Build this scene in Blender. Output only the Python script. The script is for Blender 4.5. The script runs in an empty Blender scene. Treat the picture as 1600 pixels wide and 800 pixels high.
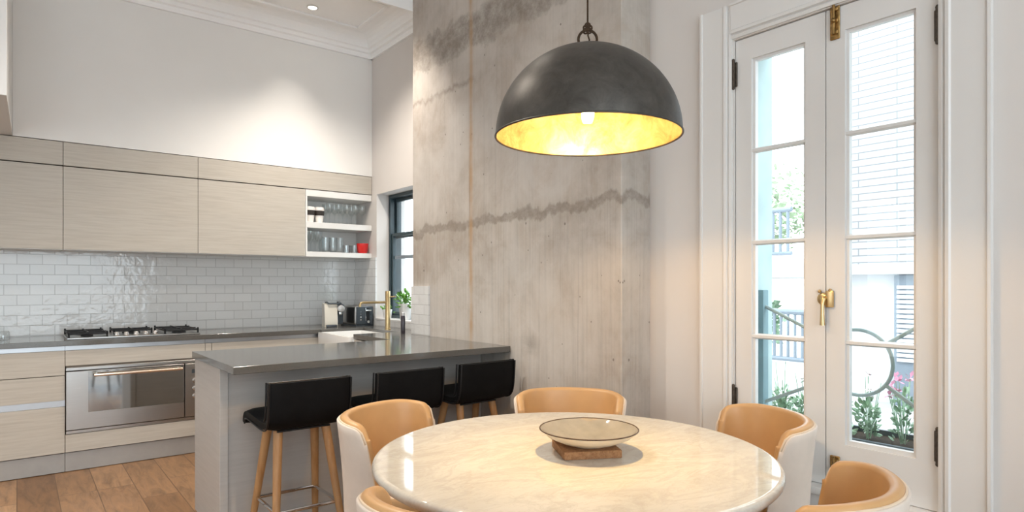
import bpy, bmesh, math, random
from mathutils import Vector, Matrix
random.seed(7)
C = bpy.context.scene.collection
SC = bpy.context.scene
PI = math.pi

# ------------------------------------------------------------------ materials
def s2l(c):
    return tuple(((x/12.92) if x <= .04045 else ((x+.055)/1.055)**2.4) for x in c)
def rgb(r, g, b):
    return s2l((r/255, g/255, b/255)) + (1,)
class NT:
    def __init__(self, name):
        self.m = bpy.data.materials.new(name); self.m.use_nodes = True
        self.t = self.m.node_tree; self.t.nodes.clear()
        self.out = self.n('ShaderNodeOutputMaterial')
    def n(self, typ, **kw):
        nd = self.t.nodes.new(typ)
        for k, v in kw.items(): setattr(nd, k, v)
        return nd
    def l(self, a, b): self.t.links.new(a, b)
    def bsdf(self, col=(.8,.8,.8,1), rough=.5, metal=0, spec=.5, **kw):
        p = self.n('ShaderNodeBsdfPrincipled')
        self.set(p, 'Base Color', col); self.set(p, 'Roughness', rough)
        p.inputs['Metallic'].default_value = metal; p.inputs['Specular IOR Level'].default_value = spec
        for k, v in kw.items(): p.inputs[k.replace('_', ' ')].default_value = v
        self.l(p.outputs[0], self.out.inputs[0]); self.p = p
        return p
    def set(self, node, sock, v):
        if isinstance(v, bpy.types.NodeSocket): self.l(v, node.inputs[sock])
        else: node.inputs[sock].default_value = v
    def coord(self, scale=(1,1,1), rot=(0,0,0), loc=(0,0,0), kind='Object'):
        tc = self.n('ShaderNodeTexCoord'); mp = self.n('ShaderNodeMapping')
        self.l(tc.outputs[kind], mp.inputs[0])
        mp.inputs['Scale'].default_value = scale; mp.inputs['Rotation'].default_value = rot; mp.inputs['Location'].default_value = loc
        return mp.outputs[0]
    def noise(self, vec, scale=5, detail=4, rough=.55, dist=0):
        nd = self.n('ShaderNodeTexNoise')
        self.l(vec, nd.inputs['Vector'])
        nd.inputs['Scale'].default_value = scale; nd.inputs['Detail'].default_value = detail
        nd.inputs['Roughness'].default_value = rough; nd.inputs['Distortion'].default_value = dist
        return nd.outputs['Fac']
    def ramp(self, fac, stops, interp='LINEAR'):
        r = self.n('ShaderNodeValToRGB'); r.color_ramp.interpolation = interp
        e = r.color_ramp.elements
        while len(e) < len(stops): e.new(.5)
        for i, (p, c) in enumerate(stops):
            e[i].position = p; e[i].color = c if len(c) == 4 else tuple(c)+(1,)
        self.l(fac, r.inputs[0]); return r.outputs[0]
    def mix(self, fac, a, b, mode='MIX'):
        m = self.n('ShaderNodeMix', data_type='RGBA', blend_type=mode)
        self.set(m, 0, fac); self.set(m, 6, a); self.set(m, 7, b)
        return m.outputs[2]
    def math(self, op, a, b=None, c=None, clamp=False):
        m = self.n('ShaderNodeMath', operation=op, use_clamp=clamp)
        for i, v in enumerate((a, b, c)):
            if v is None: continue
            if isinstance(v, bpy.types.NodeSocket): self.l(v, m.inputs[i])
            else: m.inputs[i].default_value = v
        return m.outputs[0]
    def sep(self, vec):
        s = self.n('ShaderNodeSeparateXYZ'); self.l(vec, s.inputs[0]); return s.outputs
    def comb(self, x, y, z=0.0):
        s = self.n('ShaderNodeCombineXYZ')
        for i, v in enumerate((x, y, z)):
            if isinstance(v, bpy.types.NodeSocket): self.l(v, s.inputs[i])
            else: s.inputs[i].default_value = v
        return s.outputs[0]
    def bump(self, h, strength=.2, dist=.01):
        b = self.n('ShaderNodeBump'); self.l(h, b.inputs['Height'])
        b.inputs['Strength'].default_value = strength; b.inputs['Distance'].default_value = dist
        self.l(b.outputs[0], self.p.inputs['Normal'])

def plain(name, col, rough=.5, metal=0, spec=.5, var=.06, vscale=8, bump=0, bscale=60, **kw):
    t = NT(name); v = t.coord()
    f = t.noise(v, vscale, 3)
    d = tuple(max(0, x*(1-var)) for x in col[:3])+(1,); u = tuple(min(1, x*(1+var)) for x in col[:3])+(1,)
    t.bsdf(t.ramp(f, [(.3, d), (.7, u)]), rough, metal, spec, **kw)
    if bump: t.bump(t.noise(v, bscale, 4), bump, .004)
    return t.m

M = {}
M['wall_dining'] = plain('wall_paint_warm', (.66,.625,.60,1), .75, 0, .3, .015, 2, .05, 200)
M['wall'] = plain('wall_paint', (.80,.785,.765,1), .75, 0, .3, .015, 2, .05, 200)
M['ceiling'] = plain('ceiling_paint', (.90,.895,.89,1), .8, 0, .2, .015, 2)
M['white'] = plain('white_trim_paint', (.70,.685,.67,1), .38, 0, .45, .015, 3)
M['dark_gap'] = plain('dark_shadow_gap', (.15,.125,.10,1), .8)
M['brass_old'] = plain('aged_brass', (.34,.21,.08,1), .42, 1, .5, .45, 60, .3, 120)
M['bronze'] = plain('dark_bronze', (.075,.058,.045,1), .5, .6, .5, .4, 70)
M['brass'] = plain('brushed_brass', (.62,.46,.24,1), .3, 1, .5, .08, 30)
M['chrome'] = plain('chrome', (.72,.72,.72,1), .12, 1, .5, .02, 10)
M['alu'] = plain('aluminium_channel', (.44,.45,.47,1), .36, 1, .5, .03, 10)
M['black_iron'] = plain('black_cast_iron', (.012,.012,.013,1), .5, 0, .3, .2, 40)
M['black_leather'] = plain('black_leather', (.005,.005,.0055,1), .55, 0, .12, .2, 20, .15, 150)
M['black_seam'] = plain('black_piping', (.006,.006,.0065,1), .4, 0, .4, .1, 20)
M['tan'] = plain('tan_leather', (.55,.32,.14,1), .36, 0, .45, .09, 5, .06, 220)
M['cream'] = plain('cream_fabric', (.68,.595,.52,1), .7, 0, .3, .04, 14, .1, 420)
M['piping'] = plain('cream_piping', (.70,.56,.42,1), .5, 0, .4, .04, 14)
M['walnut'] = plain('dark_walnut', (.09,.045,.022,1), .45, 0, .4, .3, 12)
M['stone'] = plain('grey_engineered_stone', (.105,.10,.092,1), .12, 0, .55, .10, 160)
M['plinth'] = plain('brushed_grey_plinth', (.36,.345,.33,1), .42, .25, .5, .05, 10)
M['ceramic'] = plain('white_ceramic', (.80,.79,.77,1), .1, 0, .55, .02, 6)
M['cabinet_in'] = plain('cabinet_interior', (.72,.71,.69,1), .45, 0, .4, .02, 6)
M['red'] = plain('red_glaze', (.62,.02,.018,1), .25, 0, .5, .1, 10)
M['cup_white'] = plain('cup_white', (.82,.78,.74,1), .4, 0, .4, .02, 6)
M['cup_band'] = plain('cup_dark_band', (.03,.022,.018,1), .55, 0, .4, .1, 6)
M['soil'] = plain('soil', (.03,.02,.012,1), .9, 0, .2, .3, 60)
M['leaf'] = plain('fresh_leaf', (.16,.36,.07,1), .45, 0, .4, .35, 25)
M['leaf_out'] = plain('garden_leaf', (.33,.47,.33,1), .5, 0, .4, .4, 20)
M['leaf_tree'] = plain('tree_leaf', (.26,.33,.21,1), .6, 0, .3, .3, 4)
M['bark'] = plain('bark', (.3,.25,.2,1), .85, 0, .2, .3, 20)
M['petal'] = plain('pink_petal', (.60,.27,.38,1), .5, 0, .3, .2, 20)
M['petal_white'] = plain('pale_petal', (.8,.72,.72,1), .5, 0, .3, .1, 20)
M['sash'] = plain('dark_teal_sash', (.028,.05,.06,1), .35, 0, .5, .15, 10)
M['ext_white'] = plain('exterior_white', (.66,.67,.68,1), .8, 0, .2, .02, 3)
M['ext_green'] = plain('pale_green_post', (.42,.53,.53,1), .6, 0, .3, .1, 6)
M['ext_teal'] = plain('weathered_teal_post', (.20,.31,.34,1), .6, 0, .3, .1, 6)
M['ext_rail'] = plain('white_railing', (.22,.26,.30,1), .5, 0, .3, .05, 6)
M['ext_iron'] = plain('grey_green_ironwork', (.30,.37,.36,1), .5, 0, .4, .08, 10)
M['ext_pave'] = plain('garden_paving', (.45,.44,.43,1), .85, 0, .2, .06, 3)
M['planter'] = plain('dark_planter', (.10,.12,.13,1), .6, 0, .3, .15, 10)
M['steel_ed'] = plain('knob_steel', (.66,.63,.6,1), .25, 1, .5, .03, 20)
M['sheen_bar'] = plain('satin_steel_bar', (.72,.60,.50,1), .2, 1, .5, .04, 20)  # warm reflection tinted into the steel colour
M['plastic_dark'] = plain('dark_grey_plastic', (.045,.055,.065,1), .3, 0, .5, .1, 20)
M['plastic_cream'] = plain('cream_plastic', (.66,.61,.52,1), .3, 0, .5, .03, 10)
M['mill'] = plain('dark_glass_bottle', (.035,.028,.035,1), .2, 0, .5, .1, 20)
M['cap_grey'] = plain('grey_cap', (.45,.44,.43,1), .35, .5, .5, .05, 20)
M['rope'] = plain('brown_rope', (.045,.026,.014,1), .8, 0, .2, .3, 150, .3, 300)

def brushed(name, col, rough, sc=(1,1,1)):
    t = NT(name); v = t.coord(sc)
    f = t.noise(v, 6, 3)
    t.bsdf(t.ramp(f, [(.3, tuple(x*.93 for x in col)), (.7, col)]), rough, 1)
    return t.m
M['steel'] = brushed('brushed_stainless', (.46,.445,.43), .28, (.5,.5,60))
def mirror_glass():
    t = NT('oven_glass'); v = t.coord(); f = t.noise(v, 3, 2)
    t.bsdf(t.ramp(f, [(.3, (.40,.42,.43)), (.7, (.43,.45,.46))]), .045, 1)
    return t.m
M['oven_glass'] = mirror_glass()

def glassy(name, tint=(1,1,1,1), base=.06, rough=.01):
    t = NT(name)
    tr = t.n('ShaderNodeBsdfTransparent'); gl = t.n('ShaderNodeBsdfGlossy')
    v = t.coord(); f = t.noise(v, 3, 2)
    t.l(t.ramp(f, [(.3, tuple(x*.985 for x in tint[:3])), (.7, tint)]), tr.inputs[0])
    gl.inputs['Roughness'].default_value = rough
    fr = t.n('ShaderNodeLayerWeight'); fr.inputs[0].default_value = .5
    k = t.math('ADD', t.math('MULTIPLY', t.math('POWER', fr.outputs['Facing'], 5.0), .6), base*.6, clamp=True)
    mx = t.n('ShaderNodeMixShader'); t.l(k, mx.inputs[0]); t.l(tr.outputs[0], mx.inputs[1]); t.l(gl.outputs[0], mx.inputs[2])
    t.l(mx.outputs[0], t.out.inputs[0])
    return t.m
M['pane'] = glassy('window_glass', (.985,.995,.99,1), .03, 0)
M['drink_glass'] = glassy('drinking_glass', (.975,.985,.985,1), .10, .03)
M['bulb_glass'] = glassy('bulb_glass', (.99,.96,.9,1), .05, .02)

def veneer():
    t = NT('limed_oak_veneer'); v = t.coord((1.2,1.2,26))
    f = t.noise(v, 3.0, 6, .6, .4); g = t.noise(t.coord((.6,.6,3)), 2, 2)
    a = t.ramp(f, [(.25, (.42,.375,.32)), (.55, (.50,.455,.395)), (.8, (.545,.505,.445))])
    t.bsdf(t.mix(t.math('MULTIPLY', g, .25), a, (.50,.49,.46,1)), .5, 0, .35)
    t.bump(f, .08, .002); return t.m
M['veneer'] = veneer()
def lacquer():
    t = NT('pale_grey_island_panel'); v = t.coord((1.2,1.2,20))
    f = t.noise(v, 3.0, 5, .6, .3)
    t.bsdf(t.ramp(f, [(.3, (.45,.425,.40)), (.7, (.50,.475,.45))]), .45, 0, .4); return t.m
M['island'] = lacquer()

def tiles(name, axis):
    t = NT(name); o = t.sep(t.coord())
    vec = t.comb(o[axis], o[2])
    b = t.n('ShaderNodeTexBrick'); t.l(vec, b.inputs['Vector'])
    b.offset = .5
    for k, x in (('Scale', 1), ('Mortar Size', .0022), ('Mortar Smooth', .15), ('Bias', 0), ('Brick Width', .152), ('Row Height', .0765)):
        b.inputs[k].default_value = x
    b.inputs['Color1'].default_value = (.65,.645,.635,1); b.inputs['Color2'].default_value = (.69,.685,.675,1); b.inputs['Mortar'].default_value = (.46,.45,.44,1)
    w = t.noise(vec, 17, 2)
    t.bsdf(b.outputs['Color'], .10, 0, .6)
    h = t.math('ADD', t.math('MULTIPLY', b.outputs['Fac'], -.35), t.math('MULTIPLY', w, .55))
    t.bump(h, .55, .01); return t.m
M['tile_x'] = tiles('handmade_white_tiles_back', 0)
M['tile_y'] = tiles('handmade_white_tiles_side', 1)

def oak_floor():
    t = NT('rustic_oak_boards'); o = t.sep(t.coord())
    vec = t.comb(o[1], o[0])
    b = t.n('ShaderNodeTexBrick'); t.l(vec, b.inputs['Vector']); b.offset = .37; b.offset_frequency = 3
    for k, x in (('Scale', 1), ('Mortar Size', .003), ('Mortar Smooth', .3), ('Bias', 0), ('Brick Width', .95), ('Row Height', .20)):
        b.inputs[k].default_value = x
    b.inputs['Color1'].default_value = (0,0,0,1); b.inputs['Color2'].default_value = (1,1,1,1); b.inputs['Mortar'].default_value = (.5,.5,.5,1)
    tone = t.ramp(b.outputs['Color'], [(0, (.17,.088,.040)), (.5, (.29,.165,.085)), (1, (.40,.25,.145))])
    off = t.math('MULTIPLY', b.outputs['Color'], 7.0)
    gv = t.comb(t.math('ADD', t.math('MULTIPLY', o[0], 9), off), t.math('MULTIPLY', o[1], 1.6), off)
    g = t.noise(gv, 2.2, 7, .65, .8)
    grain = t.ramp(g, [(.25, (.45,.45,.45)), (.5, (.95,.95,.95)), (.75, (1.3,1.25,1.2))])
    col = t.mix(1.0, tone, grain, 'MULTIPLY')
    col = t.mix(t.math('MULTIPLY', b.outputs['Fac'], .75), col, (.06,.03,.015,1))
    t.bsdf(col, .42, 0, .4)
    t.bump(t.math('SUBTRACT', g, t.math('MULTIPLY', b.outputs['Fac'], 1.5)), .12, .004); return t.m
M['floor'] = oak_floor()

def marble():
    t = NT('polished_warm_lit_marble'); v = t.coord((1,2.1,1), (0,0,math.radians(38)))
    w = t.noise(v, 3.2, 7, .62, 1.1)
    vein = t.ramp(w, [(.44, (0,0,0)), (.495, (1,1,1)), (.505, (1,1,1)), (.57, (0,0,0))])
    w2 = t.noise(v, 11, 6, .65, .9)
    vein2 = t.ramp(w2, [(.455, (0,0,0)), (.495, (1,1,1)), (.53, (0,0,0))])
    cl = t.noise(v, 2, 4)
    base = t.ramp(cl, [(.3, (.52,.485,.425)), (.65, (.60,.565,.505))])  # white marble with the pendant's warm light tinted into its base
    c = t.mix(t.math('MULTIPLY', vein, .24), base, (.33,.29,.25,1))
    c = t.mix(t.math('MULTIPLY', vein2, .2), c, (.36,.30,.24,1))
    t.bsdf(c, .05, 0, .75); return t.m
M['marble'] = marble()

def concrete():
    t = NT('board_marked_concrete'); vec = t.coord(); o = t.sep(vec)
    y, z = o[1], o[2]
    big = t.noise(t.comb(t.math('ADD', y, t.math('MULTIPLY', o[0], 1.0)), z, 0), 1.6, 5, .6, .3)
    base = t.ramp(big, [(.30, (.35,.30,.255)), (.5, (.455,.41,.365)), (.70, (.53,.49,.45))])
    hs = t.math('ADD', y, o[0])
    st = t.noise(t.comb(t.math('MULTIPLY', hs, 38), t.math('MULTIPLY', z, .7), 0), 1.0, 5, .7)
    streak = t.ramp(st, [(.30, (.80,.80,.80)), (.5, (1,1,1)), (.7, (1.08,1.07,1.06))])
    lowmask = t.math('SUBTRACT', 1.0, t.math('SMOOTH_MIN', 1.0, t.math('MAXIMUM', t.math('MULTIPLY', t.math('SUBTRACT', z, 1.55), 2.5), 0.0), .2), clamp=True)
    c = t.mix(t.math('ADD', t.math('MULTIPLY', lowmask, .75), .5), base, streak, 'MULTIPLY')
    # mottled warm and pale patches
    mo = t.noise(t.comb(t.math('MULTIPLY', hs, 2.2), t.math('MULTIPLY', z, 1.5), 4.0), 2.6, 7, .68, .4)
    c = t.mix(t.ramp(mo, [(.40, (.0,.0,.0)), (.66, (.36,.36,.36))]), c, (.60,.575,.545,1))
    c = t.mix(t.ramp(mo, [(.30, (.34,.34,.34)), (.46, (0,0,0))]), c, (.40,.325,.26,1))
    # edge wobble shared by the lift lines
    wob = t.math('MULTIPLY', t.math('SUBTRACT', t.noise(t.comb(t.math('MULTIPLY', hs, 3), t.math('MULTIPLY', z, 1.5), 0), 1.5, 7, .62), .5), .26)
    def dist(h, slope=0.0):
        return t.math('ABSOLUTE', t.math('SUBTRACT', t.math('ADD', t.math('ADD', z, wob), t.math('MULTIPLY', y, slope)), h))
    def band(h, w, slope=0.0):
        return t.math('SUBTRACT', 1.0, t.math('DIVIDE', dist(h, slope), w), clamp=True)
    tex = t.noise(t.comb(t.math('MULTIPLY', hs, 8), t.math('MULTIPLY', z, 8), 0), 1.6, 8, .78)
    texr = t.ramp(tex, [(.34, (.35,.35,.35)), (.58, (1,1,1))])
    core = t.ramp(band(1.79, .040, .018), [(.15, (0,0,0)), (.55, (1,1,1))])
    c = t.mix(t.math('MULTIPLY', t.math('MULTIPLY', core, texr), .72), c, (.20,.165,.135,1))
    halo = t.math('POWER', band(1.79, .12, .018), 1.5)
    c = t.mix(t.math('MULTIPLY', halo, .22), c, (.27,.23,.19,1))
    b2 = t.ramp(t.math('MULTIPLY', band(3.05, .21), t.math('ADD', .45, t.math('MULTIPLY', tex, 1.1))), [(.30, (0,0,0)), (.42, (.62,.62,.62)), (.75, (1,1,1))])
    c = t.mix(t.math('MULTIPLY', t.math('MULTIPLY', b2, texr), .74), c, (.185,.155,.13,1))
    leftm = t.math('MULTIPLY', t.math('SUBTRACT', y, 3.50), 12, clamp=True)
    b3 = t.math('MULTIPLY', t.math('MULTIPLY', band(2.70, .028), leftm), texr)
    c = t.mix(t.math('MULTIPLY', b3, .7), c, (.22,.18,.15,1))
    # thin dark seam beside the rust run
    sm = t.math('SUBTRACT', 1.0, t.math('DIVIDE', t.math('ABSOLUTE', t.math('SUBTRACT', y, 3.585)), .012), clamp=True)
    smz = t.math('SUBTRACT', 1.0, t.math('DIVIDE', t.math('ABSOLUTE', t.math('SUBTRACT', z, 1.95)), .32), clamp=True)
    c = t.mix(t.math('MULTIPLY', t.math('MULTIPLY', sm, smz), .8), c, (.22,.19,.16,1))
    # rust run
    dr = t.math('ABSOLUTE', t.math('SUBTRACT', y, t.math('ADD', 3.57, t.math('MULTIPLY', wob, .10))))
    r = t.math('SUBTRACT', 1.0, t.math('DIVIDE', dr, .035), clamp=True)
    rm = t.math('MULTIPLY', r, t.ramp(t.noise(t.comb(0.0, t.math('MULTIPLY', z, 2.3), 0.0), 2, 3), [(.25, (.25,.25,.25)), (.6, (1,1,1))]))
    c = t.mix(t.math('MULTIPLY', rm, .8), c, (.42,.25,.115,1))
    # repair spot
    dy = t.math('SUBTRACT', y, 2.95); dz = t.math('SUBTRACT', z, .93)
    rr = t.math('SQRT', t.math('ADD', t.math('MULTIPLY', dy, dy), t.math('MULTIPLY', dz, dz)))
    sp = t.math('SUBTRACT', 1.0, t.math('DIVIDE', t.math('ADD', rr, wob), .10), clamp=True)
    c = t.mix(t.math('MULTIPLY', t.math('MULTIPLY', sp, texr), .8), c, (.24,.21,.18,1))
    # blow holes
    vo = t.n('ShaderNodeTexVoronoi', feature='F1'); t.l(t.comb(t.math('MULTIPLY', hs, 1.0), t.math('MULTIPLY', z, .8), 0), vo.inputs['Vector']); vo.inputs['Scale'].default_value = 16
    szn = t.noise(t.comb(hs, z, 0), 13, 2)
    hole = t.math('LESS_THAN', vo.outputs['Distance'], t.math('MULTIPLY', t.math('SUBTRACT', szn, .37), .36))
    c = t.mix(t.math('MULTIPLY', hole, .72), c, (.14,.12,.10,1))
    t.bsdf(c, .72, 0, .3)
    h = t.math('SUBTRACT', t.math('ADD', t.math('MULTIPLY', st, .35), t.math('MULTIPLY', tex, .5)), t.math('MULTIPLY', hole, 1.2))
    t.bump(h, .35, .006); return t.m
M['concrete'] = concrete()

def oak_leg():
    t = NT('oiled_oak'); f = t.noise(t.coord((30,30,2)), 1.5, 5, .6)
    t.bsdf(t.ramp(f, [(.3, (.36,.185,.075)), (.7, (.50,.285,.13))]), .42, 0, .4); return t.m
M['oak'] = oak_leg()
def cork():
    t = NT('cork_board'); f = t.noise(t.coord(), 90, 5, .7)
    t.bsdf(t.ramp(f, [(.3, (.22,.10,.045)), (.7, (.40,.21,.10))]), .8, 0, .2); t.bump(f, .3, .003); return t.m
M['cork'] = cork()
def lamp_out():
    t = NT('patinated_lamp_metal'); f = t.noise(t.coord(), 14, 7, .7, .5)
    t.bsdf(t.ramp(f, [(.3, (.040,.035,.030)), (.6, (.075,.067,.058)), (.8, (.11,.098,.085))]), .46, .55, .5); t.bump(f, .06, .003); return t.m
M['lamp_out'] = lamp_out()
def lamp_in():
    t = NT('gold_leaf'); f = t.noise(t.coord(), 11, 8, .75, .6)
    t.bsdf(t.ramp(f, [(.34, (.22,.155,.075)), (.5, (.40,.30,.155)), (.62, (.50,.40,.235)), (.75, (.60,.51,.33))]), t.ramp(f, [(.3, (.55,.55,.55)), (.7, (.36,.36,.36))]), .75, .5); t.bump(f, .25, .004); return t.m
M['lamp_in'] = lamp_in()
def bowl_in():
    t = NT('grey_glazed_bowl'); f = t.noise(t.coord(), 12, 5, .6)
    t.bsdf(t.ramp(f, [(.3, (.20,.185,.165)), (.7, (.27,.25,.225))]), .07, 0, .9); return t.m
M['bowl_in'] = bowl_in()
M['bowl_rim'] = plain('brown_rim_glaze', (.06,.032,.018,1), .3, 0, .5, .2, 40)
M['bowl_out'] = plain('cream_bowl_glaze', (.72,.62,.48,1), .28, 0, .5, .03, 14)

def emit(name, col, strength):
    t = NT(name); e = t.n('ShaderNodeEmission')
    f = t.noise(t.coord(), 2, 1)
    t.l(t.ramp(f, [(0, col), (1, col)]), e.inputs[0]); e.inputs[1].default_value = strength
    t.l(e.outputs[0], t.out.inputs[0]); return t.m
M['bulb'] = emit('warm_lamp_filament', (1,.62,.26), 950)
M['down'] = emit('downlight_lens', (1,.86,.66), 14)

def ext_brick():
    t = NT('white_painted_brick'); o = t.sep(t.coord()); vec = t.comb(o[1], o[2])
    b = t.n('ShaderNodeTexBrick'); t.l(vec, b.inputs['Vector'])
    for k, x in (('Scale', 1), ('Mortar Size', .009), ('Mortar Smooth', .2), ('Brick Width', .9), ('Row Height', .088)):
        b.inputs[k].default_value = x
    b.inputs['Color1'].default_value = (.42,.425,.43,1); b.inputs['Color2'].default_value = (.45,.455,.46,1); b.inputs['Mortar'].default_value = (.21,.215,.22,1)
    t.bsdf(b.outputs['Color'], .8, 0, .2); return t.m
M['ext_brick'] = ext_brick()

# ------------------------------------------------------------------ mesh helpers
def B(): return bmesh.new()
def box(bm, x0, x1, y0, y1, z0, z1, bev=0, seg=2, mi=0):
    r = bmesh.ops.create_cube(bm, size=1)
    vs = r['verts']
    for v in vs:
        v.co = Vector((x0+(v.co.x+.5)*(x1-x0), y0+(v.co.y+.5)*(y1-y0), z0+(v.co.z+.5)*(z1-z0)))
    fs = set(f for v in vs for f in v.link_faces)
    for f in fs: f.material_index = mi
    if bev:
        es = list(set(e for v in vs for e in v.link_edges))
        bmesh.ops.bevel(bm, geom=es, offset=bev, segments=seg, profile=.6, affect='EDGES')
    return bm
def bxm(*a, **k): return box(B(), *a, **k)
def lathe(bm, prof, cx=0, cy=0, cz=0, seg=40, mat=None):
    """prof: [(r,z)...] open profile, caps ends at r~0"""
    rings = []
    for r, z in prof:
        if r < 1e-5: rings.append([bm.verts.new((cx, cy, cz+z))])
        else: rings.append([bm.verts.new((cx+r*math.cos(2*PI*i/seg), cy+r*math.sin(2*PI*i/seg), cz+z)) for i in range(seg)])
    for a, b in zip(rings, rings[1:]):
        for i in range(seg):
            j = (i+1) % seg
            if len(a) == 1 and len(b) == 1: continue
            if len(a) == 1: bm.faces.new((a[0], b[j], b[i]))
            elif len(b) == 1: bm.faces.new((a[i], a[j], b[0]))
            else: bm.faces.new((a[i], a[j], b[j], b[i]))
    return bm
def tube(bm, pts, rad, seg=12, closed=False, caps=True):
    pts = [Vector(p) for p in pts]; n = len(pts)
    rads = rad if isinstance(rad, (list, tuple)) else [rad]*n
    prev = None; rings = []
    for i, p in enumerate(pts):
        if closed: d = pts[(i+1) % n]-pts[i-1]
        else: d = pts[min(i+1, n-1)]-pts[max(i-1, 0)]
        d.normalize()
        if prev is None:
            u = d.orthogonal().normalized()
        else:
            u = (prev - d*prev.dot(d)).normalized()
        prev = u; w = d.cross(u)
        rings.append([bm.verts.new(p+rads[i]*(math.cos(2*PI*k/seg)*u+math.sin(2*PI*k/seg)*w)) for k in range(seg)])
    m = n if closed else n-1
    for i in range(m):
        a, b = rings[i], rings[(i+1) % n]
        off = 0
        if closed and i == n-1:
            off = min(range(seg), key=lambda o: (a[0].co-b[o].co).length)
        for k in range(seg):
            bm.faces.new((a[k], a[(k+1) % seg], b[(k+1+off) % seg], b[(k+off) % seg]))
    if caps and not closed:
        bm.faces.new(rings[0][::-1]); bm.faces.new(rings[-1])
    return bm
def prism(bm, poly, axis, a, b):
    """extrude a 2D polygon along an axis: poly coords are the other two axes in order"""
    def mk(p, t):
        return {'x': (t, p[0], p[1]), 'y': (p[0], t, p[1]), 'z': (p[0], p[1], t)}[axis]
    A = [bm.verts.new(mk(p, a)) for p in poly]; Bv = [bm.verts.new(mk(p, b)) for p in poly]
    n = len(poly)
    for i in range(n): bm.faces.new((A[i], A[(i+1) % n], Bv[(i+1) % n], Bv[i]))
    bm.faces.new(A[::-1]); bm.faces.new(Bv)
    return bm
def grid(bm, P, close_u=False, flip=False):
    """P[i][j] of points -> quads; returns verts"""
    V = [[bm.verts.new(p) for p in row] for row in P]
    nu = len(V)
    for i in range(nu if close_u else nu-1):
        a, b = V[i], V[(i+1) % nu]
        for j in range(len(a)-1):
            q = (a[j], a[j+1], b[j+1], b[j])
            bm.faces.new(q[::-1] if flip else q)
    return V
def obj(name, bm, mat, parent=None, loc=None, smooth=True, ang=35):
    me = bpy.data.meshes.new(name)
    bmesh.ops.recalc_face_normals(bm, faces=bm.faces[:])
    bm.to_mesh(me); bm.free()
    for m in (mat if isinstance(mat, (list, tuple)) else [mat]): me.materials.append(m)
    if smooth:
        me.polygons.foreach_set('use_smooth', [True]*len(me.polygons))
        me.set_sharp_from_angle(angle=math.radians(ang))
    o = bpy.data.objects.new(name, me); C.objects.link(o)
    if parent: o.parent = parent
    if loc: o.location = loc
    return o
def tag(o, label, cat, group=None, kind=None):
    o['label'] = label; o['category'] = cat
    if group: o['group'] = group
    if kind: o['kind'] = kind
    return o
def thing(name, label, cat, loc=(0,0,0), rz=0, group=None, kind=None):
    o = bpy.data.objects.new(name, None); C.objects.link(o); o.empty_display_size = .05
    o.location = loc; o.rotation_euler = (0,0,rz)
    return tag(o, label, cat, group, kind)
def struct(name, bm, mat, label, cat, **k):
    return tag(obj(name, bm, mat, **k), label, cat, kind='structure')
def dup(root, loc=None, rz=None, label=None, group=None):
    r = root.copy(); C.objects.link(r)
    if loc: r.location = loc
    if rz is not None: r.rotation_euler = (0,0,rz)
    if label: r['label'] = label
    if group: r['group'] = group
    for ch in list(root.children):
        c = ch.copy(); C.objects.link(c); c.parent = r
        for g in ch.children:
            d = g.copy(); C.objects.link(d); d.parent = c
    return r

# ------------------------------------------------------------------ camera
FPX = 983.0
cd = bpy.data.cameras.new('camera'); cam = bpy.data.objects.new('camera', cd); C.objects.link(cam)
cam.location = (0,0,1.3); cam.rotation_euler = (PI/2, 0, -math.radians(38.2))
cd.sensor_width = 36; cd.lens = 36*FPX/1600; cd.shift_y = 45/1600; cd.clip_start = .05
SC.camera = cam

# ------------------------------------------------------------------ room shell
XW, YB, YF, XC, H = 2.68, 5.95, 5.58, 2.45, 3.62      # right wall, kitchen back wall, bulkhead/cabinet face, concrete face, ceiling
XL, YR = -2.6, -3.0                                    # left and rear wall (outside the frame)
struct('floor', bxm(XL-.2, XW+.2, YR-.2, YB+.2, -.12, 0), M['floor'], 'wide rustic oak floorboards running towards the kitchen', 'floor', smooth=False)
struct('ceiling', bxm(XL-.2, XW+.35, YR-.2, YB+.2, H, H+.15), M['ceiling'], 'white plaster ceiling with fine panel mouldings', 'ceiling', smooth=False)
WT = .30
# right wall with window and french door openings
WY0, WY1, WZ0, WZ1 = 4.50, 5.48, .985, 2.157
DY0, DY1, DZ0, DZ1 = .855, 1.70, .455, 2.462
b = B()
box(b, XW, XW+WT, YR, DY0, 0, H); box(b, XW, XW+WT, DY0, DY1, DZ1, H); box(b, XW, XW+WT, DY0, DY1, 0, DZ0-.03)
box(b, XW, XW+WT, DY1, WY0, 0, H); box(b, XW, XW+WT, WY0, WY1, WZ1, H); box(b, XW, XW+WT, WY0, WY1, 0, WZ0-.02); box(b, XW, XW+WT, WY1, YB, 0, H)
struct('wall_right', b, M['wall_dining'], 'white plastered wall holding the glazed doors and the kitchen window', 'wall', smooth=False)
struct('wall_back', bxm(XL, XW, YB, YB+.2, 0, H), M['wall'], 'kitchen back wall behind the cabinets', 'wall', smooth=False)
struct('wall_front', bxm(-.023, XW, YF+.001, YB, 2.338, H), M['wall'], 'white wall face above the upper cabinets, lit by a downlight', 'wall', smooth=False)
struct('wall_soffit', prism(B(), [(-1.6, 4.42), (-.045, 4.42), (-.024, YF+.001), (-.024, YB), (-1.6, YB)], 'z', 2.338, H), M['white'], 'dropped white soffit box above the cabinets by the left edge', 'wall', smooth=False)
b = B()   # left wall with an unseen window opening, added to let daylight in
LY0, LY1 = 2.5, 3.4
box(b, XL-.2, XL, YR, LY0, 0, H); box(b, XL-.2, XL, LY0, LY1, 0, .4); box(b, XL-.2, XL, LY0, LY1, 2.8, H); box(b, XL-.2, XL, LY1, YB, 0, H)
struct('wall_left', b, M['wall'], 'white wall on the side of the dining room away from the doors', 'wall', smooth=False)
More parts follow.
